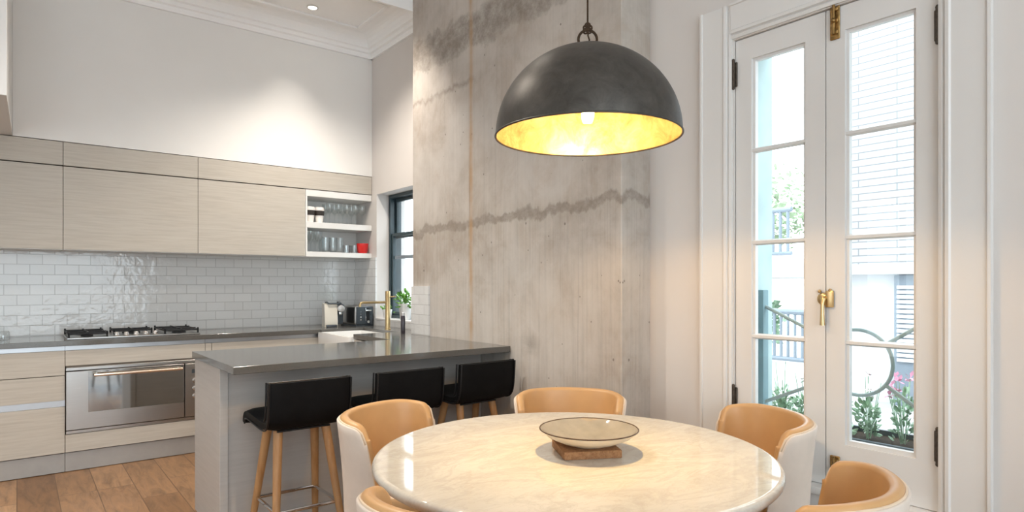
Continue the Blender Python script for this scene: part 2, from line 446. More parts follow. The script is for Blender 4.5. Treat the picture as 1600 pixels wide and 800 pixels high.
b = B()   # rear wall with a wide window opening
RX0, RX1, RZ0, RZ1 = -2.4, 1.9, .15, 3.35
box(b, XL, RX0, YR-.2, YR, 0, H); box(b, RX1, XW, YR-.2, YR, 0, H); box(b, RX0, RX1, YR-.2, YR, 0, RZ0); box(b, RX0, RX1, YR-.2, YR, RZ1, H)
struct('wall_rear', b, M['wall'], 'white wall behind the viewer with a wide opening', 'wall', smooth=False)
def plain_window(name, axis, c, a0, a1, z0, z1, label, nm):
    w = thing(name, label, 'window', kind='structure')
    b = B(); t = .05
    def bb(p0, p1, q0, q1):
        if axis == 'y': box(b, p0, p1, c-.03, c+.03, q0, q1)
        else: box(b, c-.03, c+.03, p0, p1, q0, q1)
    bb(a0, a0+t, z0, z1); bb(a1-t, a1, z0, z1); bb(a0+t, a1-t, z0, z0+t); bb(a0+t, a1-t, z1-t, z1)
    for k in range(1, nm):
        m = a0+(a1-a0)*k/nm; bb(m-.025, m+.025, z0+t, z1-t)
    obj('window_frame', b, M['white'], w, smooth=False)
    for k in range(nm):
        p0 = a0+(a1-a0)*k/nm+.025; p1 = a0+(a1-a0)*(k+1)/nm-.025
        if axis == 'y': g = bxm(p0, p1, c-.004, c+.004, z0+t, z1-t)
        else: g = bxm(c-.004, c+.004, p0, p1, z0+t, z1-t)
        obj('pane', g, M['pane'], w, smooth=False)
plain_window('window_2', 'y', YR-.1, RX0, RX1, RZ0, RZ1, 'wide white framed window behind the viewer', 4)
plain_window('window_3', 'x', XL-.1, LY0, LY1, .4, 2.8, 'white framed window added in the unseen side wall for daylight', 2)

# concrete pier
struct('wall_concrete', bxm(XC, XW, 2.20, 4.38, 0, H, bev=.004, seg=1), M['concrete'], 'raw board-marked concrete pier between the kitchen window and the glazed doors', 'wall', smooth=False)

# cornices: stepped profile (offset from wall, z)
CP = [(0, 3.455), (.022, 3.455), (.03, 3.475), (.03, 3.492), (.05, 3.50), (.055, 3.527), (.075, 3.535), (.08, 3.552), (.085, 3.575), (.10, 3.597), (.13, 3.612), (.16, H), (0, H)]
def cornice(name, axis, wall, sgn, a, b_, label):
    struct(name, prism(B(), [(wall+sgn*p[0], p[1]) for p in CP], 'x' if axis == 'x' else 'y', a, b_), M['ceiling'], label, 'cornice', smooth=False)
cornice('cornice_back', 'x', YF, -1, -.03, XW, 'stepped white cornice above the kitchen cabinet wall')
cornice('cornice_right', 'y', XW, -1, 4.38, YF, 'short stepped white cornice above the kitchen window')
cornice('cornice_front', 'x', 4.38, 1, -.03, XC, 'stepped white cornice where kitchen and dining ceilings meet')
# ceiling panel mouldings
def mould_rect(name, x0, x1, y0, y1, w, label):
    b = B(); z0 = H-.018
    for (a, c_, d, e) in ((x0, x1, y1-w, y1), (x0, x1, y0, y0+w), (x1-w, x1, y0+w, y1-w), (x0, x0+w, y0+w, y1-w)):
        box(b, a, c_, d, e, z0, H+.001, bev=.006, seg=2)
    struct(name, b, M['ceiling'], label, 'moulding')
mould_rect('trim_1', .15, 2.435, 4.72, 5.335, .035, 'thin rectangular panel moulding on the kitchen ceiling')

# wall tiles
struct('wall_tile_back', bxm(-1.6, XW, YB-.012, YB, .914, 1.60), M['tile_x'], 'glossy handmade white brick tiles behind the cooktop', 'tiles', smooth=False)
b = B(); box(b, XW-.012, XW, WY1, YB-.012, .914, 1.56); box(b, XW-.012, XW, 4.38, WY1, .914, WZ0-.02)
struct('wall_tile_right', b, M['tile_y'], 'white brick tiles on the side wall around the window sill', 'tiles', smooth=False)
b = B(); box(b, XC-.014, XC, 4.115, 4.38, .9145, 1.29)
struct('wall_tile_pier', b, M['tile_y'], 'short white tiled panel on the kitchen end of the concrete', 'tiles', smooth=False)

# ------------------------------------------------------------------ kitchen window
w = thing('window_1', 'dark teal sash window with white reveal over the kitchen sink', 'window', kind='structure')
xf = XW+.125
b = B(); fr = .032
for (y0, y1, z0, z1) in ((WY1-fr, WY1, WZ0, WZ1), (WY0, WY0+fr, WZ0, WZ1), (WY0+fr, WY1-fr, WZ1-fr, WZ1), (WY0+fr, WY1-fr, WZ0, WZ0+.03)):
    box(b, xf, xf+.12, y0, y1, z0, z1, bev=.003, seg=1)
obj('window_frame', b, M['sash'], w)
def sash(x, z0, z1, name):
    y0, y1 = WY0+fr+.002, WY1-fr-.002; s = .030
    b = B()
    for (a, c_, d, e) in ((y1-s, y1, z0, z1), (y0, y0+s, z0, z1), (y0+s, y1-s, z1-s, z1), (y0+s, y1-s, z0, z0+s)):
        box(b, x, x+.035, a, c_, d, e, bev=.004, seg=1)
    o = obj(name, b, M['sash'], w)
    obj('pane', bxm(x+.015, x+.02, y0+s, y1-s, z0+s, z1-s), M['pane'], o, smooth=False)
sash(xf+.012, WZ0+.032, 1.79, 'lower_sash')
sash(xf+.055, 1.745, WZ1-fr-.002, 'upper_sash')
obj('glazing_bar', bxm(xf+.02, xf+.05, WY0+.09, WY1-.09, 1.545, 1.575), M['ext_rail'], w)
obj('window_sill', bxm(XW-.012, xf, WY0, WY1, WZ0-.02, WZ0, bev=.004), M['white'], w)

# ------------------------------------------------------------------ french doors
def stile_frame(name, y0, y1, g0, g1, muntins, label, mirror):
    """leaf from y0..y1 with glass g0..g1"""
    x0, x1 = XW+.012, XW+.055
    d = thing(name, label, 'door', (x0, (y0+y1)/2, DZ0), kind='structure')
    ox, oy, oz = x0, (y0+y1)/2, DZ0
    T0, T1 = .637, 2.356
    b = B()
    for (a, c_, e, f) in ((y0, g0, DZ0, DZ1-.004), (g1, y1, DZ0, DZ1-.004), (g0, g1, DZ0, T0), (g0, g1, T1, DZ1-.004)):
        box(b, 0, x1-x0, a-oy, c_-oy, e-oz, f-oz)
    bd = .012  # glazing bead
    for (a, c_, e, f) in ((g0, g0+bd, T0, T1), (g1-bd, g1, T0, T1), (g0+bd, g1-bd, T0, T0+bd+.006), (g0+bd, g1-bd, T1-bd, T1)):
        box(b, .012, .036, a-oy, c_-oy, e-oz, f-oz)
    obj('leaf_frame', b, M['white'], d, smooth=False)
    zs = [T0]+muntins+[T1]
    for z in muntins:
        b = B(); prism(b, [(.004, z-oz-.006), (.02, z-oz-.013), (.036, z-oz-.006), (.036, z-oz+.006), (.02, z-oz+.013), (.004, z-oz+.006)], 'y', g0-oy, g1-oy)
        obj('glazing_bar', b, M['white'], d, smooth=False)
    for a, c_ in zip(zs, zs[1:]):
        obj('pane', bxm(.018, .023, g0+.004-oy, g1-.004-oy, a-oz+.003, c_-oz-.003), M['pane'], d, smooth=False)
    return d
YM = 1.272
mt = [1.061, 1.497, 1.927]
dl = stile_frame('door_1', YM+.002, DY1-.004, 1.361, 1.614, mt, 'white glazed door leaf of the pair, the one beside the concrete pier', 0)
dr = stile_frame('door_2', DY0+.004, YM-.002, .932, 1.193, mt, 'white glazed door leaf of the pair, the one farther from the concrete, with the brass bolts', 1)
def in_leaf(d, name, bm, mat, label=None):
    o = obj(name, bm, mat, d); o.location = (-d.location.x, -d.location.y, -d.location.z)
    if label: o['label'] = label
    return o
def hinge(d, y, z, h=.115):
    b = B(); box(b, XW+.002, XW+.0125, y-.014, y+.014, z-h/2, z+h/2, bev=.002, seg=1)
    tube(b, [(XW-.003, y, z-h/2-.008), (XW-.003, y, z+h/2+.008)], .0075, 10)
    for k in (-1, 1): bmesh.ops.create_uvsphere(b, u_segments=8, v_segments=6, radius=.0085, matrix=Matrix.Translation((XW-.003, y, z+k*(h/2+.008))))
    in_leaf(d, 'hinge', b, M['bronze'], 'dark bronze butt hinge')
hinge(dl, DY1, 2.30); hinge(dl, DY1, .755)
hinge(dr, DY0, 2.263); hinge(dr, DY0, .70)
# surface bolts on the right leaf near the meeting stile
def bolt(z0, z1, up):
    y = 1.232
    b = B(); box(b, XW+.004, XW+.012, y-.02, y+.02, z0, z1, bev=.003, seg=1)
    for k in range(3):
        zz = z0+(z1-z0)*(.18+.32*k); box(b, XW-.004, XW+.006, y-.016, y+.016, zz-.008, zz+.008, bev=.003, seg=1)
    tube(b, [(XW-.004, y, z0+.02), (XW-.004, y, z1+(.05 if up else -.0))], .006, 10)
    bmesh.ops.create_uvsphere(b, u_segments=10, v_segments=8, radius=.011, matrix=Matrix.Translation((XW-.010, y, (z0+z1)/2)))
    in_leaf(dr, 'bolt', b, M['brass_old'], 'aged brass sliding bolt')
bolt(2.325, 2.475, True); bolt(.485, .585, False)
# espagnolette handle
b = B()
lathe(b, [(0, 0), (.027, 0), (.027, .004), (.021, .009), (.012, .011), (0, .011)], 0, 0, 0, 20)
bmesh.ops.transform(b, matrix=Matrix.Translation((XW+.012, YM+.008, 1.24)) @ Matrix.Rotation(-PI/2, 4, 'Y'), verts=b.verts[:])
box(b, XW-.002, XW+.011, YM-.036, YM-.004, 1.205, 1.275, bev=.004)
for (yy, zz) in ((YM+.022, 1.272), (YM-.022, 1.276)):
    bmesh.ops.create_uvsphere(b, u_segments=8, v_segments=6, radius=.008, matrix=Matrix.Translation((XW+.004, yy, zz)))
tube(b, [(XW+.008, YM, 1.245), (XW-.012, YM, 1.24), (XW-.018, YM, 1.22), (XW-.02, YM, 1.17), (XW-.018, YM, 1.13)], [.010, .010, .0075, .0085, .011], 12)
in_leaf(dr, 'handle', b, M['brass'], 'small brass drop handle over the meeting stiles')
# frame, architrave and sill below
def architrave(name, label):
    b = B(); iy0, iy1 = DY0-.004, DY1+.004; oy0, oy1 = .705, 1.868; zt = DZ1+.004; zo = 2.63
    def piece(poly): # poly in (t offset outward from opening edge, x protrusion)
        # left (y high) side, right (y low) side, head
        prism(b, [(XW-p[1], iy1+p[0]) for p in poly], 'z', 0, zo)
        prism(b, [(XW-p[1], iy0-p[0]) for p in poly], 'z', 0, zo)
        prism(b, [(XW-p[1], zt+p[0]) for p in poly], 'y', iy0, iy1)
    wd = oy1-iy1
    poly = [(0, -.02), (0, .012), (.012, .016), (.02, .010), (.024, .022), (.036, .024), (.042, .018), (.046, .018), (wd-.012, .022), (wd-.010, .030), (wd, .030), (wd, -.0)]
    piece(poly)
    return struct(name, b, M['white'], label, 'architrave', smooth=False)
architrave('trim_2', 'moulded white architrave around the glazed doors')
b = B(); box(b, XW-.05, XW+.06, DY0-.02, DY1+.02, DZ0-.035, DZ0-.002, bev=.008); box(b, XW-.028, XW, DY0, DY1, DZ0-.09, DZ0-.035, bev=.006)
box(b, XW-.02, XW, DY0, DY1, .12, DZ0-.09)
for k in range(3): box(b, XW-.03, XW-.02, DY0+.02, DY1-.02, .14+k*.075, .195+k*.075, bev=.004)
struct('sill_1', b, M['white'], 'white moulded sill and panelling under the glazed doors', 'sill')
b = B(); box(b, XW-.02, XW, YR, .70, 0, .16, bev=.006); box(b, XW-.02, XW, 1.87, 2.20, 0, .16, bev=.006); box(b, XW-.02, XW, DY0, DY1, 0, .12)
struct('baseboard_right', b, M['white'], 'white skirting board along the wall with the glazed doors', 'skirting')

# ------------------------------------------------------------------ upper cabinets
def panel(name, x0, x1, z0, z1, par, y0=YF, th=.02, mat='veneer', bev=.0015, g=.0015):
    return obj(name, bxm(x0+g, x1-g, y0, y0+th, z0+g, z1-g, bev=bev, seg=1), M[mat], par)
def upper(x0, x1, label, fx1=None, xl=0):
    t = thing('upper_cabinet', label, 'cabinet', (0,0,0), group='upper cabinets above the cooktop wall')
    b = B(); box(b, x0+.002, x1-.002, YF+.022, YB-.013, 1.565, 2.16)
    obj('body', b, M['dark_gap'], t, smooth=False)
    panel('door', x0, x1, 1.556, 2.158, t)
    f1 = fx1 or x1
    f = panel('top_panel', x0, f1, 2.163, 2.334, t)
    bb = B(); box(bb, x0+.002, x1-.002, YF+.03, YB-.013, 2.165, 2.334); obj('top_box', bb, M['dark_gap'], t, smooth=False)
    bb = B(); box(bb, x0+.002, x1-.002, YF+.004, YB-.013, 1.5535, 1.565); obj('underside', bb, M['cabinet_in'], t, smooth=False)
    return t
upper(-.64, .262, 'pale oak upper cabinet partly below the dropped soffit, next to the frame edge')
upper(.262, 1.153, 'pale oak upper cabinet directly above the gas cooktop, middle of the three')
upper(1.153, 2.035, 'pale oak upper cabinet next to the open glass shelves', fx1=XW-.003)
sh = thing('open_shelf_unit', 'white open shelf unit holding glasses at the end of the upper cabinets', 'shelf')
obj('top_board', bxm(2.037, XW-.003, YF+.004, YB-.013, 2.100, 2.158, bev=.002, seg=1), M['cabinet_in'], sh)
obj('shelf', bxm(2.037, XW-.003, YF, YB-.013, 1.815, 1.868, bev=.002, seg=1), M['cabinet_in'], sh)
obj('shelf', bxm(2.037, XW-.003, YF, YB-.013, 1.554, 1.600, bev=.002, seg=1), M['cabinet_in'], sh)
obj('back_panel', bxm(2.037, XW-.003, YB-.024, YB-.0125, 1.60, 2.10), M['cabinet_in'], sh, smooth=False)
obj('side_panel', bxm(2.0362, 2.052, YF+.002, YB-.024, 1.60, 2.10), M['cabinet_in'], sh, smooth=False)

# ------------------------------------------------------------------ shelf contents
def cup_proto():
    t = thing('travel_cup', 'white cup with a dark band, one of two at the end of the upper shelf', 'cup', group='banded cups on the upper shelf')
    obj('body', lathe(B(), [(0, 0), (.027, 0), (.034, .062), (.036, .085), (0, .085)], seg=24), M['cup_white'], t)
    obj('band', lathe(B(), [(.0345, .060), (.038, .062), (.0395, .098), (.036, .100)], seg=24), M['cup_band'], t)
    obj('lid', lathe(B(), [(.036, .095), (.0395, .100), (.0395, .112), (.034, .128), (0, .130)], seg=24), M['cup_white'], t)
    return t
zs1, zs0 = 1.8686, 1.6006
c0 = cup_proto(); c0.location = (2.105, 5.66, zs1); c0['label'] = 'white cup with dark band standing against the cabinet side'
c1 = dup(c0, (2.19, 5.655, zs1), label='white cup with dark band beside the wine glasses')
c0.scale = c1.scale = (1.12, 1.12, 1.12)
wine_prof = [(0, 0), (.034, 0), (.034, .003), (.006, .008), (.004, .02), (.004, .085), (.012, .098), (.031, .122), (.037, .150), (.033, .195), (.0315, .195), (.035, .150), (.029, .124), (.006, .101), (0, .100)]
g0 = tag(obj('wine_glass', lathe(B(), wine_prof, seg=20), M['drink_glass']), 'clear stemmed wine glass among those on the upper open shelf', 'wine glass', 'wine glasses on the upper shelf')
wp = [(2.29, 5.66), (2.30, 5.78), (2.375, 5.65), (2.385, 5.77), (2.46, 5.66), (2.47, 5.78), (2.545, 5.65), (2.555, 5.77), (2.62, 5.67)]
for i, (x, y) in enumerate(wp):
    o = g0 if i == 0 else g0.copy()
    if i: C.objects.link(o)
    o.location = (x, y, zs1)
flute_prof = [(0, 0), (.030, 0), (.030, .003), (.005, .008), (.004, .07), (.020, .10), (.032, .125), (.034, .19), (.0325, .19), (.030, .127), (.018, .104), (0, .098)]
f0 = tag(obj('goblet', lathe(B(), flute_prof, seg=20), M['drink_glass']), 'tall clear goblet at the cabinet end of the lower shelf', 'glass', 'goblets on the lower shelf')
for i, (x, y) in enumerate(((2.105, 5.645), (2.115, 5.75), (2.185, 5.66), (2.195, 5.77))):
    o = f0 if i == 0 else f0.copy()
    if i: C.objects.link(o)
    o.location = (x, y, zs0)
tum_prof = [(0, 0), (.022, 0), (.030, .01), (.034, .06), (.031, .14), (.0295, .14), (.032, .06), (.028, .014), (0, .012)]
t0 = tag(obj('tumbler', lathe(B(), tum_prof, seg=20), M['drink_glass']), 'tall curved tumbler in the middle of the lower shelf', 'glass', 'tall tumblers on the lower shelf')
for i, (x, y) in enumerate(((2.235, 5.62), (2.27, 5.70), (2.31, 5.63), (2.345, 5.71), (2.385, 5.64), (2.275, 5.79))):
    o = t0 if i == 0 else t0.copy()
    if i: C.objects.link(o)
    o.location = (x, y, zs0)
low_prof = [(0, 0), (.033, 0), (.036, .075), (.0345, .075), (.032, .008), (0, .008)]
l0 = tag(obj('low_glass', lathe(B(), low_prof, seg=20), M['drink_glass']), 'short clear glass beside the red bowl on the lower shelf', 'glass', 'short glasses on the lower shelf')
for i, (x, y) in enumerate(((2.455, 5.66), (2.50, 5.76), (2.535, 5.66))):
    o = l0 if i == 0 else l0.copy()
    if i: C.objects.link(o)
    o.location = (x, y, zs0)
def red_cup():
    b = B(); lathe(b, [(0, 0), (.036, 0), (.050, .02), (.056, .095), (.053, .095), (.047, .022), (0, .012)], seg=28)
    return tag(obj('cup', b, M['red'], loc=(2.612, 5.645, zs0)), 'bright red cup at the window end of the lower shelf', 'cup')
red_cup()

# ------------------------------------------------------------------ lower cabinets
YC = 5.33   # door faces
CT0, CT1 = .877, .914
def body(t, x0, x1, z0=.135, z1=.845):
    obj('body', bxm(x0+.002, x1-.002, YC+.022, YB-.013, z0, z1), M['dark_gap'], t, smooth=False)
def plinth(t, x0, x1):
    obj('plinth', bxm(x0+.001, x1-.001, YC+.012, YC+.03, 0.004, .133, bev=.001, seg=1), M['plinth'], t)
def rail(t, x0, x1, z0, z1):
    obj('finger_rail', bxm(x0+.001, x1-.001, YC+.012, YC+.022, z0, z1), M['alu'], t, smooth=False)
dw = thing('drawer_cabinet', 'pale oak three-drawer base cabinet left of the oven', 'cabinet')
body(dw, -.64, .262); plinth(dw, -.64, .262); rail(dw, -.64, .262, .845, .876); rail(dw, -.64, .262, .458, .50)
for z0, z1 in ((.673, .845), (.50, .671), (.137, .458)): panel('drawer', -.64, .262, z0, z1, dw, YC)
oc = thing('oven_cabinet', 'pale oak base cabinet built around the wide oven', 'cabinet')
obj('body', bxm(.264, 1.151, YC+.06, YB-.013, .135, .845), M['dark_gap'], oc, smooth=False); plinth(oc, .262, 1.153); rail(oc, .262, 1.153, .845, .876)
panel('upper_panel', .262, 1.153, .735, .845, oc, YC); panel('drawer', .262, 1.153, .137, .262, oc, YC)
rc = thing('corner_base_cabinet', 'pale oak base cabinet beyond the oven, mostly behind the island', 'cabinet')
body(rc, 1.153, 2.06); plinth(rc, 1.153, 2.06); rail(rc, 1.153, 2.06, .845, .876)
panel('side_filler', 1.153, 1.20, .137, .845, rc, YC); panel('drawer', 1.20, 2.06, .62, .845, rc, YC); panel('drawer', 1.20, 2.06, .38, .618, rc, YC); panel('drawer', 1.20, 2.06, .137, .378, rc, YC)

# oven
ov = thing('oven', 'wide stainless steel built-in oven with mirrored glass door', 'oven', (.7075, YC, .262))
def ovp(name, x0, x1, y0, y1, z0, z1, mat, bev=.002, par=None, label=None):
    o = obj(name, bxm(x0-.7075, x1-.7075, y0-YC, y1-YC, z0-.262, z1-.262, bev=bev, seg=1), M[mat], par or ov)
    if label: o['label'] = label
    return o
ovp('top_vent', .266, 1.149, YC-.004, YC+.05, .702, .724, 'steel'); ovp('vent_gap', .268, 1.147, YC+.004, YC+.05, .724, .7345, 'dark_gap', 0)
ovp('bottom_trim', .266, 1.149, YC-.004, YC+.05, .264, .286, 'steel')
door = ovp('oven_door', .266, 1.004, YC-.012, YC+.05, .291, .697, 'steel', label='stainless oven door')
gp = ovp('door_glass', .394, 1.000, YC-.0135, YC-.0115, .405, .694, 'oven_glass', .0005, label='mirror-like oven glass')
cp = ovp('control_panel', 1.010, 1.149, YC-.012, YC+.05, .291, .697, 'steel')
ovp('display', 1.055, 1.105, YC-.0135, YC-.011, .622, .652, 'plastic_dark', .0005)
for z in (.565, .505, .445):
    b = lathe(B(), [(0, 0), (.020, 0), (.020, .006), (.016, .010), (.015, .026), (0, .027)], seg=20)
    bmesh.ops.transform(b, matrix=Matrix.Translation((1.08-.7075, -.012, z-.262)) @ Matrix.Rotation(PI/2, 4, 'X'), verts=b.verts[:])
    obj('knob', b, M['steel_ed'], ov)
b = B(); tube(b, [(.425-.7075, -.055, .667-.262), (.985-.7075, -.055, .667-.262)], .011, 14)
for x in (.445, .965): tube(b, [(x-.7075, -.011, .667-.262), (x-.7075, -.052, .667-.262)], .008, 12)
obj('handle', b, M['sheen_bar'], ov)
b = B(); 
for k in range(4): box(b, .305+.012*k-.7075, .3125+.012*k-.7075, -.0128, -.0118, .575-.262, .580-.262+.003*(k % 2))
obj('engraved_mark', b, M['cap_grey'], ov)

# worktop (back run + return along the window wall) with sink cut-out
b = B()
box(b, -.64, 2.07, YC-.02, YB-.013, CT0, CT1, bev=.002, seg=1)
box(b, 2.07, XW-.013, 5.30, YB-.013, CT0, CT1, bev=.002, seg=1)
box(b, 2.46, XW-.013, 4.64, 5.30, CT0, CT1, bev=.002, seg=1)
box(b, 2.07, XW-.013, 4.392, 4.64, CT0, CT1, bev=.002, seg=1)
box(b, 2.07, XC-.015, 4.012, 4.392, CT0, CT1, bev=.002, seg=1)
tag(obj('worktop', b, M['stone']), 'dark grey stone worktop along the tiled wall and under the window', 'worktop')
sr = thing('sink_cabinet', 'pale oak base cabinet below the window sink, behind the island', 'cabinet')
obj('body', bxm(2.09, 2.42, 4.02, 4.63, .135, .87), M['dark_gap'], sr, smooth=False)
obj('door', bxm(2.072, 2.09, 4.02, 4.63, .137, .87, bev=.0015, seg=1), M['veneer'], sr)
obj('door', bxm(2.072, 2.09, 4.645, 5.295, .137, .655, bev=.0015, seg=1), M['veneer'], sr)
obj('plinth', bxm(2.10, 2.12, 4.02, 5.29, .003, .133), M['plinth'], sr, smooth=False)
# butler sink
sk = thing('sink', 'white ceramic butler sink under the kitchen window', 'sink')
b = B(); x0, x1, y0, y1, z0, z1, t_ = 2.04, 2.455, 4.645, 5.295, .66, .892, .024
box(b, x0, x0+t_, y0, y1, z0, z1, bev=.006); box(b, x1-t_, x1, y0, y1, z0, z1, bev=.006); box(b, x0+t_, x1-t_, y0, y0+t_, z0, z1, bev=.006); box(b, x0+t_, x1-t_, y1-t_, y1, z0, z1, bev=.006); box(b, x0+t_, x1-t_, y0+t_, y1-t_, z0, z0+.03)
obj('basin', b, M['ceramic'], sk)
obj('drain', lathe(B(), [(0, .032), (.04, .032), (.045, .0305), (.045, .03)], 2.25, 4.97, .66, 24), M['chrome'], sk)
# tap
tp = thing('tap', 'tall brushed brass kitchen tap beside the sink', 'tap', (2.53, 4.96, CT1))
obj('base', lathe(B(), [(0, 0), (.027, 0), (.027, .006), (.021, .010), (0, .010)], seg=24), M['brass'], tp)
obj('column', lathe(B(), [(0, .008), (.0215, .008), (.0215, .328), (.0195, .331), (0, .331)], seg=24), M['brass'], tp)
b = B(); tube(b, [(-.015, 0, .235), (-.23, 0, .235), (-.25, 0, .23), (-.258, 0, .215), (-.258, 0, .20)], .0105, 12); obj('spout', b, M['brass'], tp)
b = B(); tube(b, [(.012, -.012, .28), (.05, -.05, .285)], .006, 10); obj('lever', b, M['brass'], tp)

# cooktop
ck = thing('cooktop', 'stainless gas cooktop with black grates and a row of knobs', 'cooktop', (.70, 5.62, CT1))
obj('tray', bxm(-.425, .425, -.25, .25, 0, .012, bev=.005), M['steel'], ck)
for (bx, by, r) in ((-.30, -.11, .038), (-.30, .12, .05), (0, .07, .062), (.30, -.11, .05), (.30, .12, .038)):
    o = obj('burner', lathe(B(), [(0, .012), (r, .012), (r, .022), (r*.8, .026), (r*.8, .031), (0, .033)], bx, by, 0, 20), M['black_iron'], ck)
def grate(cx, w, dep, cy=0):
    b = B(); z0, z1 = .036, .050; t = .006
    for (a, c_, d, e) in ((cx-w/2, cx+w/2, cy-dep/2, cy-dep/2+2*t), (cx-w/2, cx+w/2, cy+dep/2-2*t, cy+dep/2), (cx-w/2, cx-w/2+2*t, cy-dep/2, cy+dep/2), (cx+w/2-2*t, cx+w/2, cy-dep/2, cy+dep/2)):
        box(b, a, c_, d, e, z0-.004, z1-.006, bev=.002, seg=1)
    box(b, cx-t, cx+t, cy-dep/2, cy+dep/2, z0, z1, bev=.002, seg=1)
    for yy in ((cy-.115, cy+.115) if dep > .4 else (cy,)): box(b, cx-w/2, cx+w/2, yy-t, yy+t, z0, z1, bev=.002, seg=1)
    for sx in (-1, 1):
        for sy in (-1, 1):
            x, y = cx+sx*(w/2-t), cy+sy*(dep/2-t)
            box(b, x-t, x+t, y-t, y+t, .012, z1+.004, bev=.002, seg=1)
    obj('grate', b, M['black_iron'], ck)
grate(-.30, .24, .46); grate(.30, .24, .46); grate(0, .26, .26, .09)
for k in range(5):
    o = obj('knob', lathe(B(), [(0, .012), (.022, .012), (.024, .016), (.018, .019), (.015, .036), (.013, .039), (0, .039)], -.125+.0625*k, -.19, 0, 20), M['steel_ed'], ck)

# jar and candle dish at the far end of the counter
tag(obj('glass_jar', lathe(B(), [(0, 0), (.034, 0), (.038, .01), (.037, .055), (.030, .065), (.028, .065), (.034, .054), (.035, .012), (0, .008)], seg=24), M['drink_glass'], loc=(-.075, 5.62, CT1)), 'small clear glass jar on the counter left of the cooktop', 'jar')
tl = thing('tealight_holder', 'small amber candle holder on the counter at the frame edge', 'candle holder', (-.17, 5.60, CT1))
obj('cup', lathe(B(), [(0, 0), (.03, 0), (.036, .02), (.034, .05), (.032, .05), (.033, .02), (0, .006)], seg=20), M['brass_old'], tl)
obj('candle', lathe(B(), [(0, .007), (.028, .007), (.028, .03), (0, .03)], seg=20), M['cup_white'], tl)

# coffee machine
cm = thing('coffee_machine', 'cream capsule coffee machine with dark front on the corner counter', 'coffee machine', (2.315, 5.66, CT1), math.radians(-12))
obj('body', prism(B(), [(-.11, 0), (.05, 0), (.045, .05), (.03, .10), (.05, .19), (.03, .215), (-.085, .205), (-.115, .05)], 'x', -.085, .03), M['plastic_cream'], cm)
b = bxm(-.075, .02, -.145, -.005, .0, .02, bev=.004); obj('drip_tray', b, M['plastic_dark'], cm)
b = B(); prism(b, [(-.05, .02), (.05, .02), (.05, .19), (.02, .21), (-.10, .20), (-.11, .16), (-.06, .13)], 'x', .03, .09); obj('front', b, M['plastic_dark'], cm)
b = B(); tube(b, [(-.05, -.10, .212), (-.05, -.02, .226), (-.05, .05, .222)], .008, 10); tube(b, [(.06, -.10, .212), (.06, -.02, .226), (.06, .05, .222)], .008, 10); tube(b, [(-.05, -.10, .212), (.06, -.10, .212)], .008, 10); obj('lever', b, M['plastic_dark'], cm)
b = lathe(B(), [(0, 0), (.032, 0), (.032, .012), (.026, .016), (0, .016)], seg=24)
bmesh.ops.transform(b, matrix=Matrix.Translation((.06, -.108, .165)) @ Matrix.Rotation(PI/2, 4, 'X'), verts=b.verts[:]); obj('button', b, M['cap_grey'], cm)
obj('spout', bxm(.045, .075, -.10, -.06, .11, .135, bev=.004), M['chrome'], cm)

# toaster
to = thing('toaster', 'stainless toaster with dark control end in the kitchen corner', 'toaster', (2.545, 5.62, CT1), math.radians(6))
obj('shell', bxm(-.095, .095, -.13, .15, .012, .19, bev=.022, seg=4), M['steel'], to)
fp = obj('front_panel', bxm(-.088, .088, -.142, -.129, .014, .182, bev=.01, seg=3), M['plastic_dark'], to)
obj('lever_slot', bxm(.01, .05, -.1435, -.141, .055, .165, bev=.0005, seg=1), M['black_iron'], fp)
obj('lever', bxm(-.002, .062, -.158, -.141, .140, .152, bev=.003), M['chrome'], to)
obj('slot_rim', bxm(.006, .011, -.1445, -.141, .05, .17), M['chrome'], to, smooth=False)
b = lathe(B(), [(0, 0), (.015, 0), (.013, .014), (0, .015)], seg=20)
bmesh.ops.transform(b, matrix=Matrix.Translation((.03, -.142, .04)) @ Matrix.Rotation(PI/2, 4, 'X'), verts=b.verts[:]); obj('dial', b, M['chrome'], to)
for z in (.06, .085, .11, .135): 
    b = lathe(B(), [(0, 0), (.007, 0), (.007, .004), (0, .004)], seg=14)
    bmesh.ops.transform(b, matrix=Matrix.Translation((-.045, -.142, z)) @ Matrix.Rotation(PI/2, 4, 'X'), verts=b.verts[:]); obj('button', b, M['chrome'], to)
for x in (-.045, .025): obj('bread_slot', bxm(x, x+.022, -.10, .12, .186, .1912), M['black_iron'], to, smooth=False)
obj('base', bxm(-.09, .09, -.135, .145, 0, .014, bev=.004), M['plastic_dark'], to)

# bottle by the tile panel
bt = thing('pump_bottle', 'slim dark bottle with grey cap at the end of the concrete', 'bottle', (2.395, 4.435, CT1))
obj('body', lathe(B(), [(0, 0), (.0165, 0), (.0175, .003), (.0175, .135), (.014, .142), (0, .142)], seg=20), M['mill'], bt)
obj('cap', lathe(B(), [(0, .142), (.0145, .142), (.0145, .165), (.012, .168), (0, .168)], seg=20), M['cap_grey'], bt)

